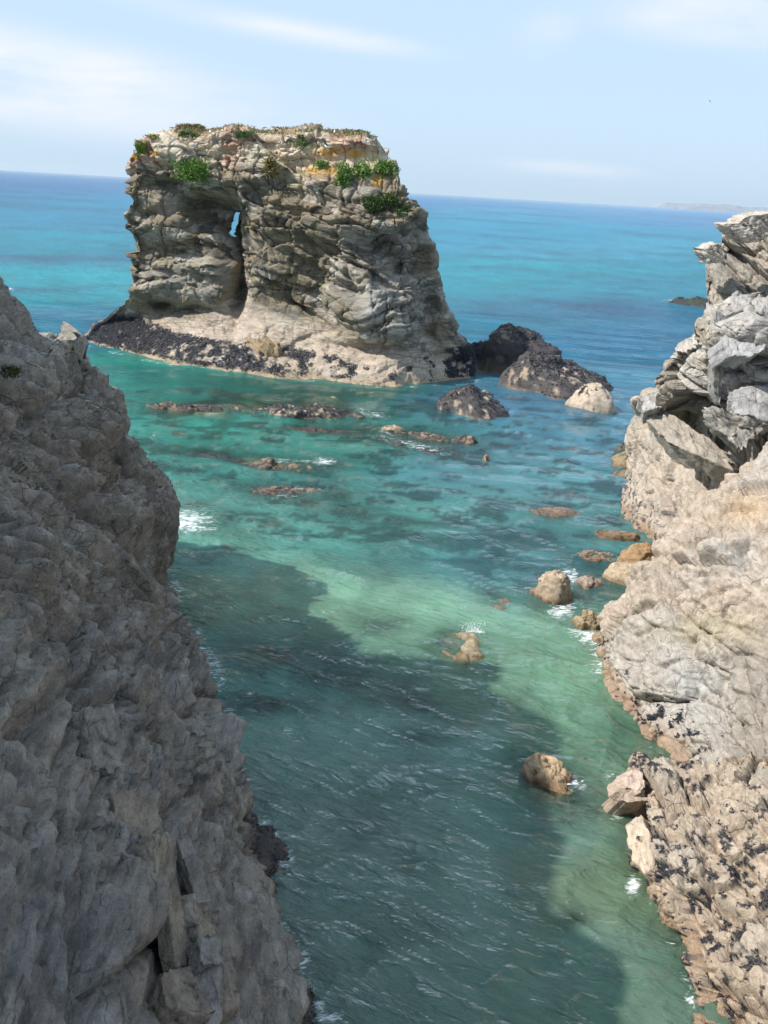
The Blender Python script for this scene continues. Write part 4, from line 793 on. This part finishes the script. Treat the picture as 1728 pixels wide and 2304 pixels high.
# blocks at the tip of the outcrop
wy = lambda u, v, dz: float(atz(u, v, dz)[1])
block('rock_block', [(1406, 1752), (1428, 1730), (1445, 1738), (1452, 1770), (1440, 1785), (1412, 1772)], [wy(1406, 1752, 1.5), wy(1428, 1730, 1.6), wy(1445, 1738, 1.6), wy(1452, 1770, 1.4), wy(1440, 1785, 1.3), wy(1412, 1772, 1.3)], .9, M_RIGHT, RC, (.47, .37, .30), 311, amp=.03, sub=20)
block('rock_block', [(1388, 1778), (1420, 1768), (1448, 1778), (1458, 1800), (1420, 1806), (1398, 1800)], [wy(1388, 1778, 1.2), wy(1420, 1768, 1.25), wy(1448, 1778, 1.2), wy(1458, 1800, 1.1), wy(1420, 1806, 1.), wy(1398, 1800, 1.)], 1.6, M_RIGHT, RC, (.40, .31, .24), 312, amp=.03, sub=20)
block('rock_block', [(1470, 1780), (1500, 1765), (1532, 1762), (1545, 1792), (1520, 1806), (1480, 1800)], [wy(1470, 1780, 1.2), wy(1500, 1765, 1.3), wy(1532, 1762, 1.4), wy(1545, 1792, 1.3), wy(1520, 1806, 1.1), wy(1480, 1800, 1.1)], 1.4, M_RIGHT, RC, (.43, .33, .25), 313, amp=.05, sub=20)
block('rock_slab', [(1404, 1856), (1440, 1830), (1462, 1880), (1470, 1950), (1450, 1962), (1424, 1940)], [wy(1404, 1856, .9), wy(1440, 1830, 1.3), wy(1462, 1880, 1.3), wy(1470, 1950, .9), wy(1450, 1962, .8), wy(1424, 1940, .6)], 1.0, M_RIGHT, RC, (.48, .39, .30), 314, amp=.04, sub=24)
# upright flags and blocks low on the left cliff
def LY(u, v, off=0.0):
    d = np.hypot(LU_ - u, LV_ - v); i = np.argsort(d)[:12]; return float(np.median(LV[i, 1])) * (1 - off)
def lblock(name, poly, off, thick, col, seed, amp=.03, bev=.02):
    pc = np.array(poly, float); cu, cv = pc.mean(0); smp = [(cu + (a - cu) * t, cv + (b - cv) * t) for a, b in poly for t in (.4, .8, 1.0)]
    Q = np.array([aty(float(a), float(b), LY(a, b)) for a, b in smp]); c0 = Q.mean(0); n_ = np.linalg.svd(Q - c0)[2][2]; vd = c0 - [0, 0, H]; vd /= np.linalg.norm(vd)
    n_ = n_ * np.sign(n_ @ vd); n_ = n_ + .35 * vd; n_ /= np.linalg.norm(n_)          # flat face, leaning a little towards the open side
    dist = np.linalg.norm(c0 - [0, 0, H]); c0 = c0 - vd * dist * off
    ys = [float(((c0 - [0, 0, H]) @ n_) / (ray(float(a), float(b)) @ n_) * ray(float(a), float(b))[1]) for a, b in poly]
    block(name, poly, ys, thick, M_LEFT, LC, col, seed, amp=amp, bev=bev, B=BL, sub=20)
lblock('rock_slab', [(337, 1882), (378, 1866), (394, 1890), (396, 1960), (425, 2080), (450, 2165), (402, 2172), (378, 2060), (352, 1960)], .045, .3, (.27, .225, .17), 321)
lblock('rock_slab', [(396, 1900), (412, 1935), (436, 2010), (440, 2030), (415, 2040), (400, 1980)], .045, .3, (.22, .195, .17), 322)
lblock('rock_slab', [(437, 2012), (468, 2008), (478, 2050), (488, 2105), (450, 2112), (440, 2060)], .045, .35, (.29, .25, .20), 323)
lblock('rock_slab', [(446, 2112), (494, 2108), (504, 2168), (458, 2172)], .045, .35, (.20, .185, .17), 324)
lblock('rock_block', [(380, 2180), (450, 2172), (512, 2170), (530, 2215), (535, 2270), (440, 2280), (372, 2262), (368, 2210)], .045, .4, (.26, .21, .165), 325, amp=.045)
lblock('rock_block', [(198, 1600), (255, 1590), (285, 1650), (290, 1700), (262, 1738), (215, 1732), (190, 1690)], .045, .5, (.24, .215, .19), 326, amp=.06)
lblock('rock_block', [(520, 2265), (536, 2262), (545, 2330), (440, 2340), (450, 2290)], .045, .4, (.25, .22, .195), 327, amp=.045)
lblock('rock_slab', [(255, 1780), (300, 1770), (345, 1800), (366, 1862), (338, 1884), (290, 1880), (262, 1850)], .045, .3, (.24, .20, .155), 328)

# ------------------------------------------------------------------ rocks standing in the water
def boulder(label, L_, R_, width, hts, seed, col, mus=.5, z0=0.0, p=3.2, amp=.35, cat='rock', n=42, m=84, name='sea_rock', grain=(.9, .9, .6), group=None, wet=.4, skew=0.0, tri=.5, mussels=0):
    a = atz(*map(float, L_)); b = atz(*map(float, R_)); c = (a + b) / 2; hv = (b - a) / 2; hl = np.linalg.norm(hv[:2]); ex = hv / hl; ey = np.array([-ex[1], ex[0], 0])
    rr = np.concatenate([np.linspace(.02, 1, n - 10), np.linspace(1.03, 1.5, 10)]); th = np.linspace(0, 2 * np.pi, m, endpoint=False)
    Rr, T = np.meshgrid(rr, th, indexing='ij'); s = Rr * np.cos(T); t = Rr * np.sin(T)
    lump = 1 + .16 * np.sin(2 * T + seed) + .10 * np.sin(3 * T + seed * 2.3) + .06 * np.sin(5 * T + seed * .7)
    hh = np.interp(s, np.linspace(-1, 1, len(hts)), hts); 
    z = np.where(Rr < 1, hh * (1 - Rr ** p) ** .75 * (1 + tri * t * skew) , -(Rr - 1) * 5)
    if z0: z = z + z0
    P = c + (s * hl * (1 + .04 * np.sin(3 * T)))[..., None] * ex + (t * width * lump)[..., None] * ey; P[..., 2] = z; P[..., 1] += width * .0
    N = grid_normals(smooth_grid(P, 3)); 
    if N[n // 3, :, 2].mean() < 0: N = -N
    V = P.reshape(-1, 3); Nn = N.reshape(-1, 3)
    B = basis((.3, .2, .9), (1, .1, -.2)); g = np.array(grain)
    k = max(width, .4)
    d1, h1, e1 = slabs(V, B, g * 2.0 * (k / 2) ** .6, amp * .8, seed * 3 + 1, .8, .35, .3); d2, h2, e2 = slabs(V, B, g * .55 * (k / 2) ** .6, amp * .28, seed * 3 + 2, .8, .6, .3)
    V = V + Nn * (d1 + d2 + fbm(V / (.3 * k + .1), seed, 4, .6) * amp * .4)[:, None]
    n1 = fbm(V / (.5 * k), seed + 5, 4); n2 = fbm(V / (.16 * k + .08), seed + 6, 3, .6)
    cc = np.tile(np.array(col, float), (len(V), 1)) * (1 + .25 * n1)[:, None]
    cc = mixc(cc, np.array(col) * [.42, .33, .24], sstep(.45 + .25 * n1, .05, V[:, 2]) * .85)
    mu = sstep(1 - mus - .1, 1 - mus + .1, .5 + n2 * .7 + n1 * .35) * (V[:, 2] > .05)
    cc = mixc(cc, [.028, .029, .038], mu * .9)
    if name is None: return V
    root = empty(name, tuple(c)); o = mesh('rock_body', V, grid_faces(n, m, True), M_REEF, attrs={'Col': np.clip(cc, .01, .8), 'wet': np.clip(sstep(.5, 0, V[:, 2]) * .7 + wet * .4, 0, 1)}); setpar(o, root)
    if mussels: scatter('mussel_bed', V, Nn, mu ** 2 + 1e-12, int(mussels * 1.1), .02 * k + .038, M_MUSSEL, root, seed=seed)
    tag(root, label, cat, group); return root
TAN = (.44, .36, .27); BRN = (.30, .22, .145); GRY = (.36, .31, .26)
# the dark wedge in two steps east of the stack
boulder('long black mussel-covered wedge of rock just right of the sea stack', (1130, 868), (1385, 880), 4.8, [2.9, 3.3, 2.6, 1.8, 1.2], 5, (.34, .27, .20), .74, p=5, amp=.7, skew=1.0, mussels=1800)
boulder('tall dark tilted ridge of rock rising behind the mussel-covered wedge beside the stack', (1110, 815), (1240, 850), 4.4, [5.2, 5.0, 4.2, 3.4, 2.6], 6, (.24, .18, .12), .80, p=6, amp=.6, mussels=900)
boulder('low black rock bridging the stack and the dark tilted ridge', (1040, 800), (1130, 812), 2.6, [1.6, 2.0, 1.5], 7, (.12, .10, .08), .9, p=3, amp=.6, mussels=400)
boulder('rounded tan boulder with few mussels at the right end of the black wedge', (1276, 918), (1384, 922), 3.0, [1.3, 2.4, 2.5, 1.5], 8, (.40, .325, .25), .22, p=3.2, amp=.3, mussels=150)
boulder('triangular mussel-covered rock speckled with tan patches in front of the stack', (985, 912), (1140, 945), 3.0, [.7, 1.9, 2.5, 2.0, .9], 9, (.36, .30, .23), .74, p=3, amp=.45, skew=-.5, mussels=1400)
boulder('small flat dark rock awash to the left of the open channel', (1012, 996), (1075, 999), .9, [.3, .6, .9], 10, BRN, .55, amp=.2, mussels=150)
boulder('tiny lone brown rock poking out of open water', (1084, 1042), (1102, 1044), .4, [.6, .7, .4], 11, BRN, .4, amp=.12, m=60, n=36)
# reef ledges running across the channel
boulder('long low reef ledge with black mussels and tan slabs in front of the stack', (500, 925), (815, 940), 1.8, [.1, .25, .35, .65, .6, .75, .5, .2], 12, (.36, .29, .21), .68, p=4, amp=.5, mussels=1200, m=220)
boulder('thin black reef ledge nearly awash near the left cliff', (330, 912), (500, 924), 1.0, [.2, .4, .3, .2], 13, (.30, .22, .14), .7, amp=.28, mussels=300, m=160)
boulder('brown reef ledge washed by broken surf to the right of the long ledge', (925, 975), (1010, 995), .9, [.05, .28, .25, .05], 14, BRN, .55, amp=.25)
boulder('small brown reef bump at the head of the surf line', (845, 965), (915, 975), .9, [.1, .35, .25], 15, (.34, .27, .2), .3, amp=.25)
boulder('brown reef hump topped by a breaking wave, middle of the channel', (520, 1050), (730, 1060), 1.6, [.0, .22, .3, .2, .0], 16, (.21, .16, .10), .5, amp=.3, m=160)
boulder('nearest low reef ledge streaked with foam in the channel', (500, 1100), (745, 1114), 1.0, [.0, .12, .3, .34, .05], 17, (.24, .185, .13), .6, amp=.28, m=160)
boulder('pale brown reef hump just under the stack edge', (690, 898), (790, 902), 1.0, [.05, .28, .25, .05], 18, (.36, .27, .15), .05, amp=.12)
boulder('black weedy ledge awash between the left cliff and the breaking wave', (330, 1020), (560, 1040), 1.0, [.02, .12, .08, .14, .02], 51, (.10, .085, .05), .7, amp=.2, m=110, wet=1)
boulder('dark broken reef awash left of the surf line', (770, 985), (940, 1010), 1.1, [.02, .10, .14, .10, .02], 52, (.12, .10, .07), .75, amp=.22, m=110, wet=1)
boulder('dark broken reef awash right below the surf line', (950, 1012), (1075, 1030), 1.1, [.02, .10, .12, .02], 53, (.11, .09, .06), .75, amp=.2, m=110, wet=1)
boulder('black tongue of reef trailing right of the nearest low ledge', (700, 1128), (850, 1150), 1.0, [.02, .10, .10, .02], 54, (.10, .09, .055), .6, amp=.2, m=110, wet=1)
boulder('thin dark reef streak between the long ledge and the surf line', (600, 962), (830, 975), .9, [.0, .08, .10, .09, .02], 55, (.14, .12, .08), .6, amp=.18, m=110, wet=1)
# rocks near the right cliff
boulder('low olive-brown ledge against the right cliff, upper one', (1362, 1040), (1440, 1046), 1.8, [.3, .7, .9], 19, (.26, .20, .11), .1, amp=.3)
boulder('low olive-brown ledge against the right cliff, lower one', (1378, 1068), (1445, 1075), 1.4, [.15, .35, .5], 20, (.28, .21, .12), .1, amp=.2)
boulder('dark weedy ledge above the olive-brown ledges at the right cliff', (1380, 1022), (1440, 1022), 1.3, [.4, .8, 1.0], 21, (.12, .10, .07), .5, amp=.3)
boulder('blunt tan rock with two low peaks standing in foam', (1198, 1338), (1290, 1345), 1.0, [.4, 1.0, 1.35, 1.2, .5], 22, (.36, .28, .20), .10, p=4.5, amp=.3, mussels=30)
boulder('flat tan slab of rock tilted beside the pink cliff foot', (1352, 1302), (1480, 1308), 1.0, [.5, .9, .9, .8, .6], 23, (.42, .33, .23), .08, p=6, amp=.2)
boulder('brown layered rock behind the flat tan slab', (1380, 1275), (1492, 1284), 1.0, [.7, 1.2, 1.4, 1.0], 24, (.30, .19, .10), .1, p=4, amp=.3)
boulder('low wet pinkish rock between the jagged rock and the tan slab', (1292, 1312), (1366, 1322), .9, [.2, .45, .35, .15], 25, (.33, .26, .21), .05, amp=.2, wet=1)
boulder('wet brown rock with split yellowish face surrounded by foam', (1290, 1405), (1350, 1412), .75, [.5, .9, .8, .5], 26, (.34, .26, .16), .1, amp=.3, wet=1)
boulder('small wet brown rock right of the split yellowish rock', (1342, 1388), (1384, 1398), .5, [.3, .4, .3], 27, (.30, .23, .15), .1, amp=.2, wet=1)
boulder('wet reddish rock washed by foam at the cliff corner', (1322, 1440), (1374, 1446), .6, [.2, .5, .6], 28, (.33, .24, .16), .1, amp=.2, wet=1)
boulder('wide submerged brown rock with its back just breaking the surface', (945, 1452), (1105, 1462), 1.5, [-.05, .10, .22, .36, .08], 29, (.34, .28, .18), .05, amp=.18, wet=1)
boulder('pale rock hidden just under the rippled surface', (1105, 1358), (1150, 1366), .9, [.02, .12, .05], 30, (.30, .28, .25), .0, amp=.12, wet=1)
boulder('wet tan rock with white foam on its right side in the shaded channel', (1190, 1715), (1282, 1790), .75, [.9, .75, .5, .25, .1], 31, (.40, .29, .18), .05, amp=.22, wet=1)
boulder('pinkish reef awash in the blue channel left of the right cliff', (1195, 1150), (1310, 1158), 1.0, [.05, .22, .18, .05], 32, (.26, .205, .165), .15, amp=.15, wet=1)
boulder('narrow brown reef streaked by white water beside the right cliff', (1340, 1198), (1440, 1212), .6, [.1, .3, .3], 33, (.28, .20, .13), .1, amp=.15, wet=1)
boulder('row of rounded reddish stones awash behind the tan slab', (1285, 1250), (1400, 1262), .8, [.1, .3, .25, .15], 34, (.32, .22, .16), .0, amp=.25, wet=1)
boulder('far black reef with white water along its foot', (1502, 680), (1625, 690), 5.0, [.3, .9, 1.2, 1.0, .8], 35, (.04, .05, .025), .6, amp=.7)
boulder('tan pale boulder at the foot of the pink cliff corner', (1385, 1432), (1450, 1440), .8, [.5, .9, 1.1, .8], 36, (.48, .37, .28), .1, amp=.12)
boulder('rough brown block leaning on the stack base above the mussels', (540, 815), (640, 843), 2.2, [2.4, 3.6, 3.2, 1.4], 37, (.26, .19, .11), .15, p=4, amp=.5)

# ------------------------------------------------------------------ plants
def bush(label, P, rx, ry, rz, n, seed, colA, colB, name='bush', cat='bush', leaf=.2, group=None, droop=0.0):
    g = np.random.default_rng(seed); root = empty(name, tuple(P))
    d = g.normal(size=(n, 3)); d /= np.linalg.norm(d, axis=1, keepdims=True); rad = g.uniform(.25, 1, n) ** .5
    lump = 1 + .55 * vnoise(d * 2.0 + seed, seed) + .3 * vnoise(d * 5 + seed, seed + 1)
    c = d * (rad * lump)[:, None] * [rx, ry, rz]; c[:, 2] -= droop * (c[:, 0] / rx) ** 2
    s = leaf * g.uniform(.6, 1.4, n)
    A = g.normal(size=(n, 3)) + d * .8 + [0, 0, .5]; A /= np.linalg.norm(A, axis=1, keepdims=True); Bq = np.cross(A, g.normal(size=(n, 3))); Bq /= np.linalg.norm(Bq, axis=1, keepdims=True)
    V = np.stack([c - A * s[:, None] * .5, c + Bq * s[:, None] * .28, c + A * s[:, None] * .7, c - Bq * s[:, None] * .28], 1).reshape(-1, 3) + P
    t = np.clip(.5 + .5 * vnoise(c / (.35 * rx) + 5, seed + 3) + g.normal(0, .22, n), 0, 1)
    col = np.repeat(mixc(np.tile(np.array(colA, float), (n, 1)), colB, t), 4, 0)
    o = mesh('foliage', V, np.arange(4 * n).reshape(-1, 4), M_LEAF, attrs={'Col': col}, smooth=False); setpar(o, root)
    # stems
    k = 9; vs = []; fs = []
    for i in range(k):
        a = np.array(P) + [g.normal(0, rx * .12), .3, -rz * .7]; b = np.array(P) + d[i] * [rx * .8, ry * .8, rz * .8]; w_ = .03 * leaf / .2
        for q, ww in ((a, w_ * 1.6), (b, w_ * .4)):
            vs += [q + [ww, 0, 0], q + [-ww * .5, ww, 0], q + [-ww * .5, -ww, 0]]
        o0 = 6 * i; fs += [(o0, o0 + 1, o0 + 4, o0 + 3), (o0 + 1, o0 + 2, o0 + 5, o0 + 4), (o0 + 2, o0, o0 + 3, o0 + 5)]
    o2 = mesh('stem', np.array(vs), np.array(fs), M_STEM); setpar(o2, root)
    tag(root, label, cat, group); return root
G1 = (.05, .115, .018); G2 = (.17, .30, .05); Y1 = (.14, .22, .03); BR1 = (.20, .12, .05)
sp = lambda u, v: on_face(SV, SU_, SV_, u, v)
def onst(u, v, lift=.3): p = sp(u, v); p = p.copy(); p[1] -= lift; return p
bush('largest bright green bush on the left of the sea stack', onst(437, 380, .6), 2.3, 1.5, 1.35, 3600, 41, G1, G2)
bush('yellow-green bush on the upper left corner of the stack', onst(316, 336, .3), .75, .6, .9, 700, 42, (.09, .15, .02), Y1)
bush('tall green bush, left one of the row on the right shoulder of the stack', onst(772, 392, .5), .95, .8, 1.4, 1300, 43, G1, G2)
bush('green bush in the middle of the row on the right shoulder of the stack', onst(812, 388, .5), 1.05, .9, 1.0, 1300, 44, G1, G2)
bush('wide green bush at the right end of the row on the stack shoulder', onst(865, 378, .5), 1.5, 1.0, .95, 1700, 45, G1, G2)
bush('dark shaded bush hanging under the ledge on the right of the stack', onst(838, 458, .3), 1.3, .7, .95, 1300, 46, (.03, .065, .012), (.06, .11, .02))  # shade under the ledge put into the darker leaf colours
bush('dark shaded bush right of the hanging one below the stack ledge', onst(880, 448, .3), 1.2, .6, .6, 900, 47, (.03, .065, .012), (.07, .12, .02))  # leaf colours darkened too, painted shade below the ledge
bush('small green tuft sitting on the orange lichened ledge', onst(722, 366, .3), .7, .5, .4, 500, 48, G1, G2, 'plant', 'plant')
bush('brown withered bush left of centre below the cream strata', onst(608, 372, .3), .9, .5, 1.15, 900, 49, BR1, (.12, .14, .03))
bush('low dark green tuft under the bare earth edge at the stack top', onst(549, 301, .3), 1.0, .5, .4, 600, 50, G1, (.09, .18, .05), 'plant', 'plant')
bush('green tuft spilling over the left part of the stack top', onst(425, 298, .3), 1.3, .6, .45, 700, 51, (.07, .11, .02), (.14, .20, .05), 'plant', 'plant')
bush('tiny green tuft near the right edge of the stack shoulder', onst(917, 468, .2), .5, .4, .55, 260, 52, G1, (.08, .16, .03), 'plant', 'plant')
bush('tiny green tuft beside the cream rock below the stack edge', onst(898, 476, .2), .35, .3, .45, 180, 53, G1, (.08, .16, .03), 'plant', 'plant')
bush('green tuft in the pale strata above the orange ledge', onst(680, 322, .2), .9, .4, .25, 260, 54, G1, (.15, .22, .06), 'plant', 'plant')
bush('small green tuft on the pale strata right of the bare earth', onst(678, 305, .2), .5, .4, .22, 200, 55, G1, (.12, .20, .06), 'plant', 'plant')
bush('sparse yellow grass on the left corner of the stack top', onst(345, 305, .2), .9, .5, .3, 300, 56, (.16, .14, .03), (.24, .22, .06), 'plant', 'plant')
lp_ = lambda u, v: on_face(LV, LU_, LV_, u, v, 12)
for (u_, v_, r_, lb) in ((35, 793, .5, 'dark green moss cushion on the left cliff, right one'), (3, 745, .45, 'dark green moss cushion at the photo edge near the left cliff crest'), (2, 780, .4, 'dark green moss patch under the uppermost cushion of the left cliff'), (22, 838, .35, 'faint olive moss patch, lowest on the left cliff')):
    q = lp_(u_, v_); bush(lb, q, r_, .35, r_ * .5, 420, int(u_ + v_), (.035, .045, .012), (.09, .10, .025), 'moss_cushion', 'moss', leaf=.09)
# low turf along the crown of the stack
tm = sstep(ZT - .2, ZT + .5, SV[:, 2]) * (SV[:, 1] < 130) + 1e-12
def turf():
    g = np.random.default_rng(3); n = 5200; p = tm / tm.sum(); idx = g.choice(len(SV), n, p=p); c = SV[idx] + g.normal(0, .12, (n, 3)) * [1, 1, .2]
    A = g.normal(size=(n, 3)) * [.7, .7, .1] + [0, 0, .9]; Bq = np.cross(A, g.normal(size=(n, 3))); Bq /= np.linalg.norm(Bq, axis=1, keepdims=True); s = g.uniform(.06, .30, n)[:, None]
    V = np.stack([c - Bq * .05, c + Bq * .05, c + A * s + Bq * .02, c + A * s - Bq * .02], 1).reshape(-1, 3)
    t = np.clip(.5 + 1.2 * vnoise(c / 1.5, 9), 0, 1); col = np.repeat(mixc(np.tile([.22, .16, .08], (n, 1)), [.11, .16, .05], t), 4, 0)
    o = mesh('turf', V, np.arange(4 * n).reshape(-1, 4), M_LEAF, attrs={'Col': col}, smooth=False); tag(o, 'thin dry and green turf along the top of the sea stack', 'grass', kind='stuff')
turf()

# ------------------------------------------------------------------ gulls
def loft(rings, seg=10):
    vs = []; 
    for (x, z, ry, rz) in rings:
        for k in range(seg):
            a = 2 * math.pi * k / seg; vs.append((x, ry * math.cos(a), z + rz * math.sin(a)))
    return np.array(vs), grid_faces(len(rings), seg, True)
def gull(kind='standing'):
    root = empty('gull')
    V, F_ = loft([(-.34, .17, .004, .01), (-.26, .18, .035, .03), (-.12, .20, .075, .07), (.02, .22, .09, .09), (.13, .25, .075, .085), (.19, .31, .045, .05), (.22, .36, .042, .045), (.26, .385, .042, .042), (.295, .38, .03, .03), (.315, .375, .004, .006)])
    o = mesh('body', V, F_, M_WHITE); o.parent = root
    V, F_ = loft([(.305, .372, .012, .014), (.34, .368, .009, .012), (.372, .358, .002, .003)], 6); o = mesh('beak', V, F_, M_BEAK); o.parent = root
    if kind == 'standing':
        for s in (-1, 1):
            V, F_ = loft([(-.44, .185, .003, .006), (-.30, .20, .012, .03), (-.12, .225, .02, .06), (.06, .245, .018, .055), (.12, .25, .004, .01)], 8); V[:, 1] += s * .075; o = mesh('wing', V, F_, M_GREY); o.parent = root
            V = np.array([(-.008, s * .04 - .008, 0), (.008, s * .04 - .008, 0), (.008, s * .04 + .008, 0), (-.008, s * .04 + .008, 0)]); V2_ = V.copy(); V2_[:, 2] = .16; W = np.concatenate([V, V2_, V * [1, 1, 1] + [.05, 0, .004]])
            o = mesh('leg', np.concatenate([V, V2_]), grid_faces(2, 4, True), M_BEAK); o.parent = root
    else:
        for s in (-1, 1):
            xs = []
            for t in np.linspace(0, 1, 9):
                y = s * (.05 + .62 * t); x = .08 + .10 * math.sin(t * 3.0) - .16 * t; z = .25 + .20 * math.sin(t * 2.0); ch = .16 * (1 - t) ** .6 + .01
                xs.append([(x + ch * .4, y, z), (x, y, z + .018), (x - ch, y, z), (x, y, z - .008)])
            V = np.array(xs).reshape(-1, 3); o = mesh('wing', V, grid_faces(9, 4, True), M_GREY); o.parent = root
    return root
first = gull()
GUL = [(427, 293, 'gull standing at the left end of the stack top above the green tuft', 20), (470, 290, 'upright gull on the skyline dip of the stack top', 100), (440, 327, 'gull on the bare earth above the largest bush', 0), (531, 306, 'gull beside the low dark tuft at the left of the earth edge', 10), (595, 280, 'gull on the skyline, leftmost over the bare earth band', 180), (618, 278, 'gull on the skyline, second over the bare earth band', 10),
       (647, 303, 'gull sitting on pale strata under the earth band', 60), (683, 284, 'gull on the skyline above the small green tuft', 0), (738, 330, 'white gull above the left orange lichened block', 150), (754, 294, 'gull on the skyline right of the middle of the stack', 90), (822, 326, 'white gull near the right edge of the stack top', 0), (826, 312, 'gull highest near the right edge of the stack top', 170), (915, 455, 'gull sitting on the ledge at the right edge of the stack', 180), (385, 284, 'gull lying on the crown of the left hump', 0)]
for i, (u_, v_, lb, rz) in enumerate(GUL):
    if i == 0: o = first
    else:
        o = first.copy(); COL.objects.link(o)
        for ch in first.children:
            c_ = ch.copy(); COL.objects.link(c_); c_.parent = o
    q = onst(u_, v_ + 5, .35)
    o.location = (q[0], q[1], q[2] - .02); o.rotation_euler = (0, 0, math.radians(rz)); o.scale = (1.15,) * 3; tag(o, lb, 'gull', 'gulls resting on the sea stack')
fg = gull('flying'); fg.name = 'gull'; fg.location = aty(1597., 233., 190.); fg.rotation_euler = (math.radians(25), 0, math.radians(160)); fg.scale = (.85,) * 3; tag(fg, 'lone gull flying in the open sky at the right', 'gull')
fs_ = first.copy(); COL.objects.link(fs_); 
for ch in first.children:
    c_ = ch.copy(); COL.objects.link(c_); c_.parent = fs_
fs_.location = tuple(atz(1037., 473., 0.0) + np.array([0, 0, -.25])); fs_.scale = (2.2,) * 3; tag(fs_, 'white bird floating on the open sea right of the stack', 'gull')

# spray over the submerged rock
def spray():
    g = np.random.default_rng(8); n = 900; c = atz(1066., 1430.); u1 = g.uniform(0, 1, n)
    P = c + np.stack([g.normal(0, .30, n), g.normal(0, .12, n), .03 + .75 * g.uniform(0, 1, n) ** 4], 1); s = g.uniform(.005, .02, n)
    V = P[:, None] + OCT[None] * s[:, None, None]; Fc = OF[None] + 6 * np.arange(n)[:, None, None]
    o = mesh('water_spray', V.reshape(-1, 3), np.zeros((0, 4)), M_FOAM, tris=Fc.reshape(-1, 3)); tag(o, 'little burst of white spray over the wide submerged rock', 'spray', kind='stuff')
spray()

# ------------------------------------------------------------------ air
def haze():
    X0, X1, Y0, Y1, Z0, Z1 = -34000, 34000, -60, 44000, -16, 260
    V = np.array([(x, y, z) for x in (X0, X1) for y in (Y0, Y1) for z in (Z0, Z1)]); F_ = [(0, 1, 3, 2), (4, 6, 7, 5), (0, 4, 5, 1), (2, 3, 7, 6), (0, 2, 6, 4), (1, 5, 7, 3)]
    m, t = mat('sea_air'); o = t.nodes.new('ShaderNodeOutputMaterial'); pv = t.nodes.new('ShaderNodeVolumePrincipled')
    pv.inputs['Color'].default_value = (.80, .92, 1, 1); pv.inputs['Density'].default_value = 2.6e-5; pv.inputs['Anisotropy'].default_value = .2
    t.links.new(pv.outputs[0], o.inputs['Volume'])
    tag(mesh('haze', V, F_, m, smooth=False), 'thin sea haze', 'haze', kind='stuff')
HAZE = True
if HAZE: haze()
print('TRIS', sum(len(o.data.loops) - 2 * len(o.data.polygons) for o in D.objects if o.type == 'MESH'))
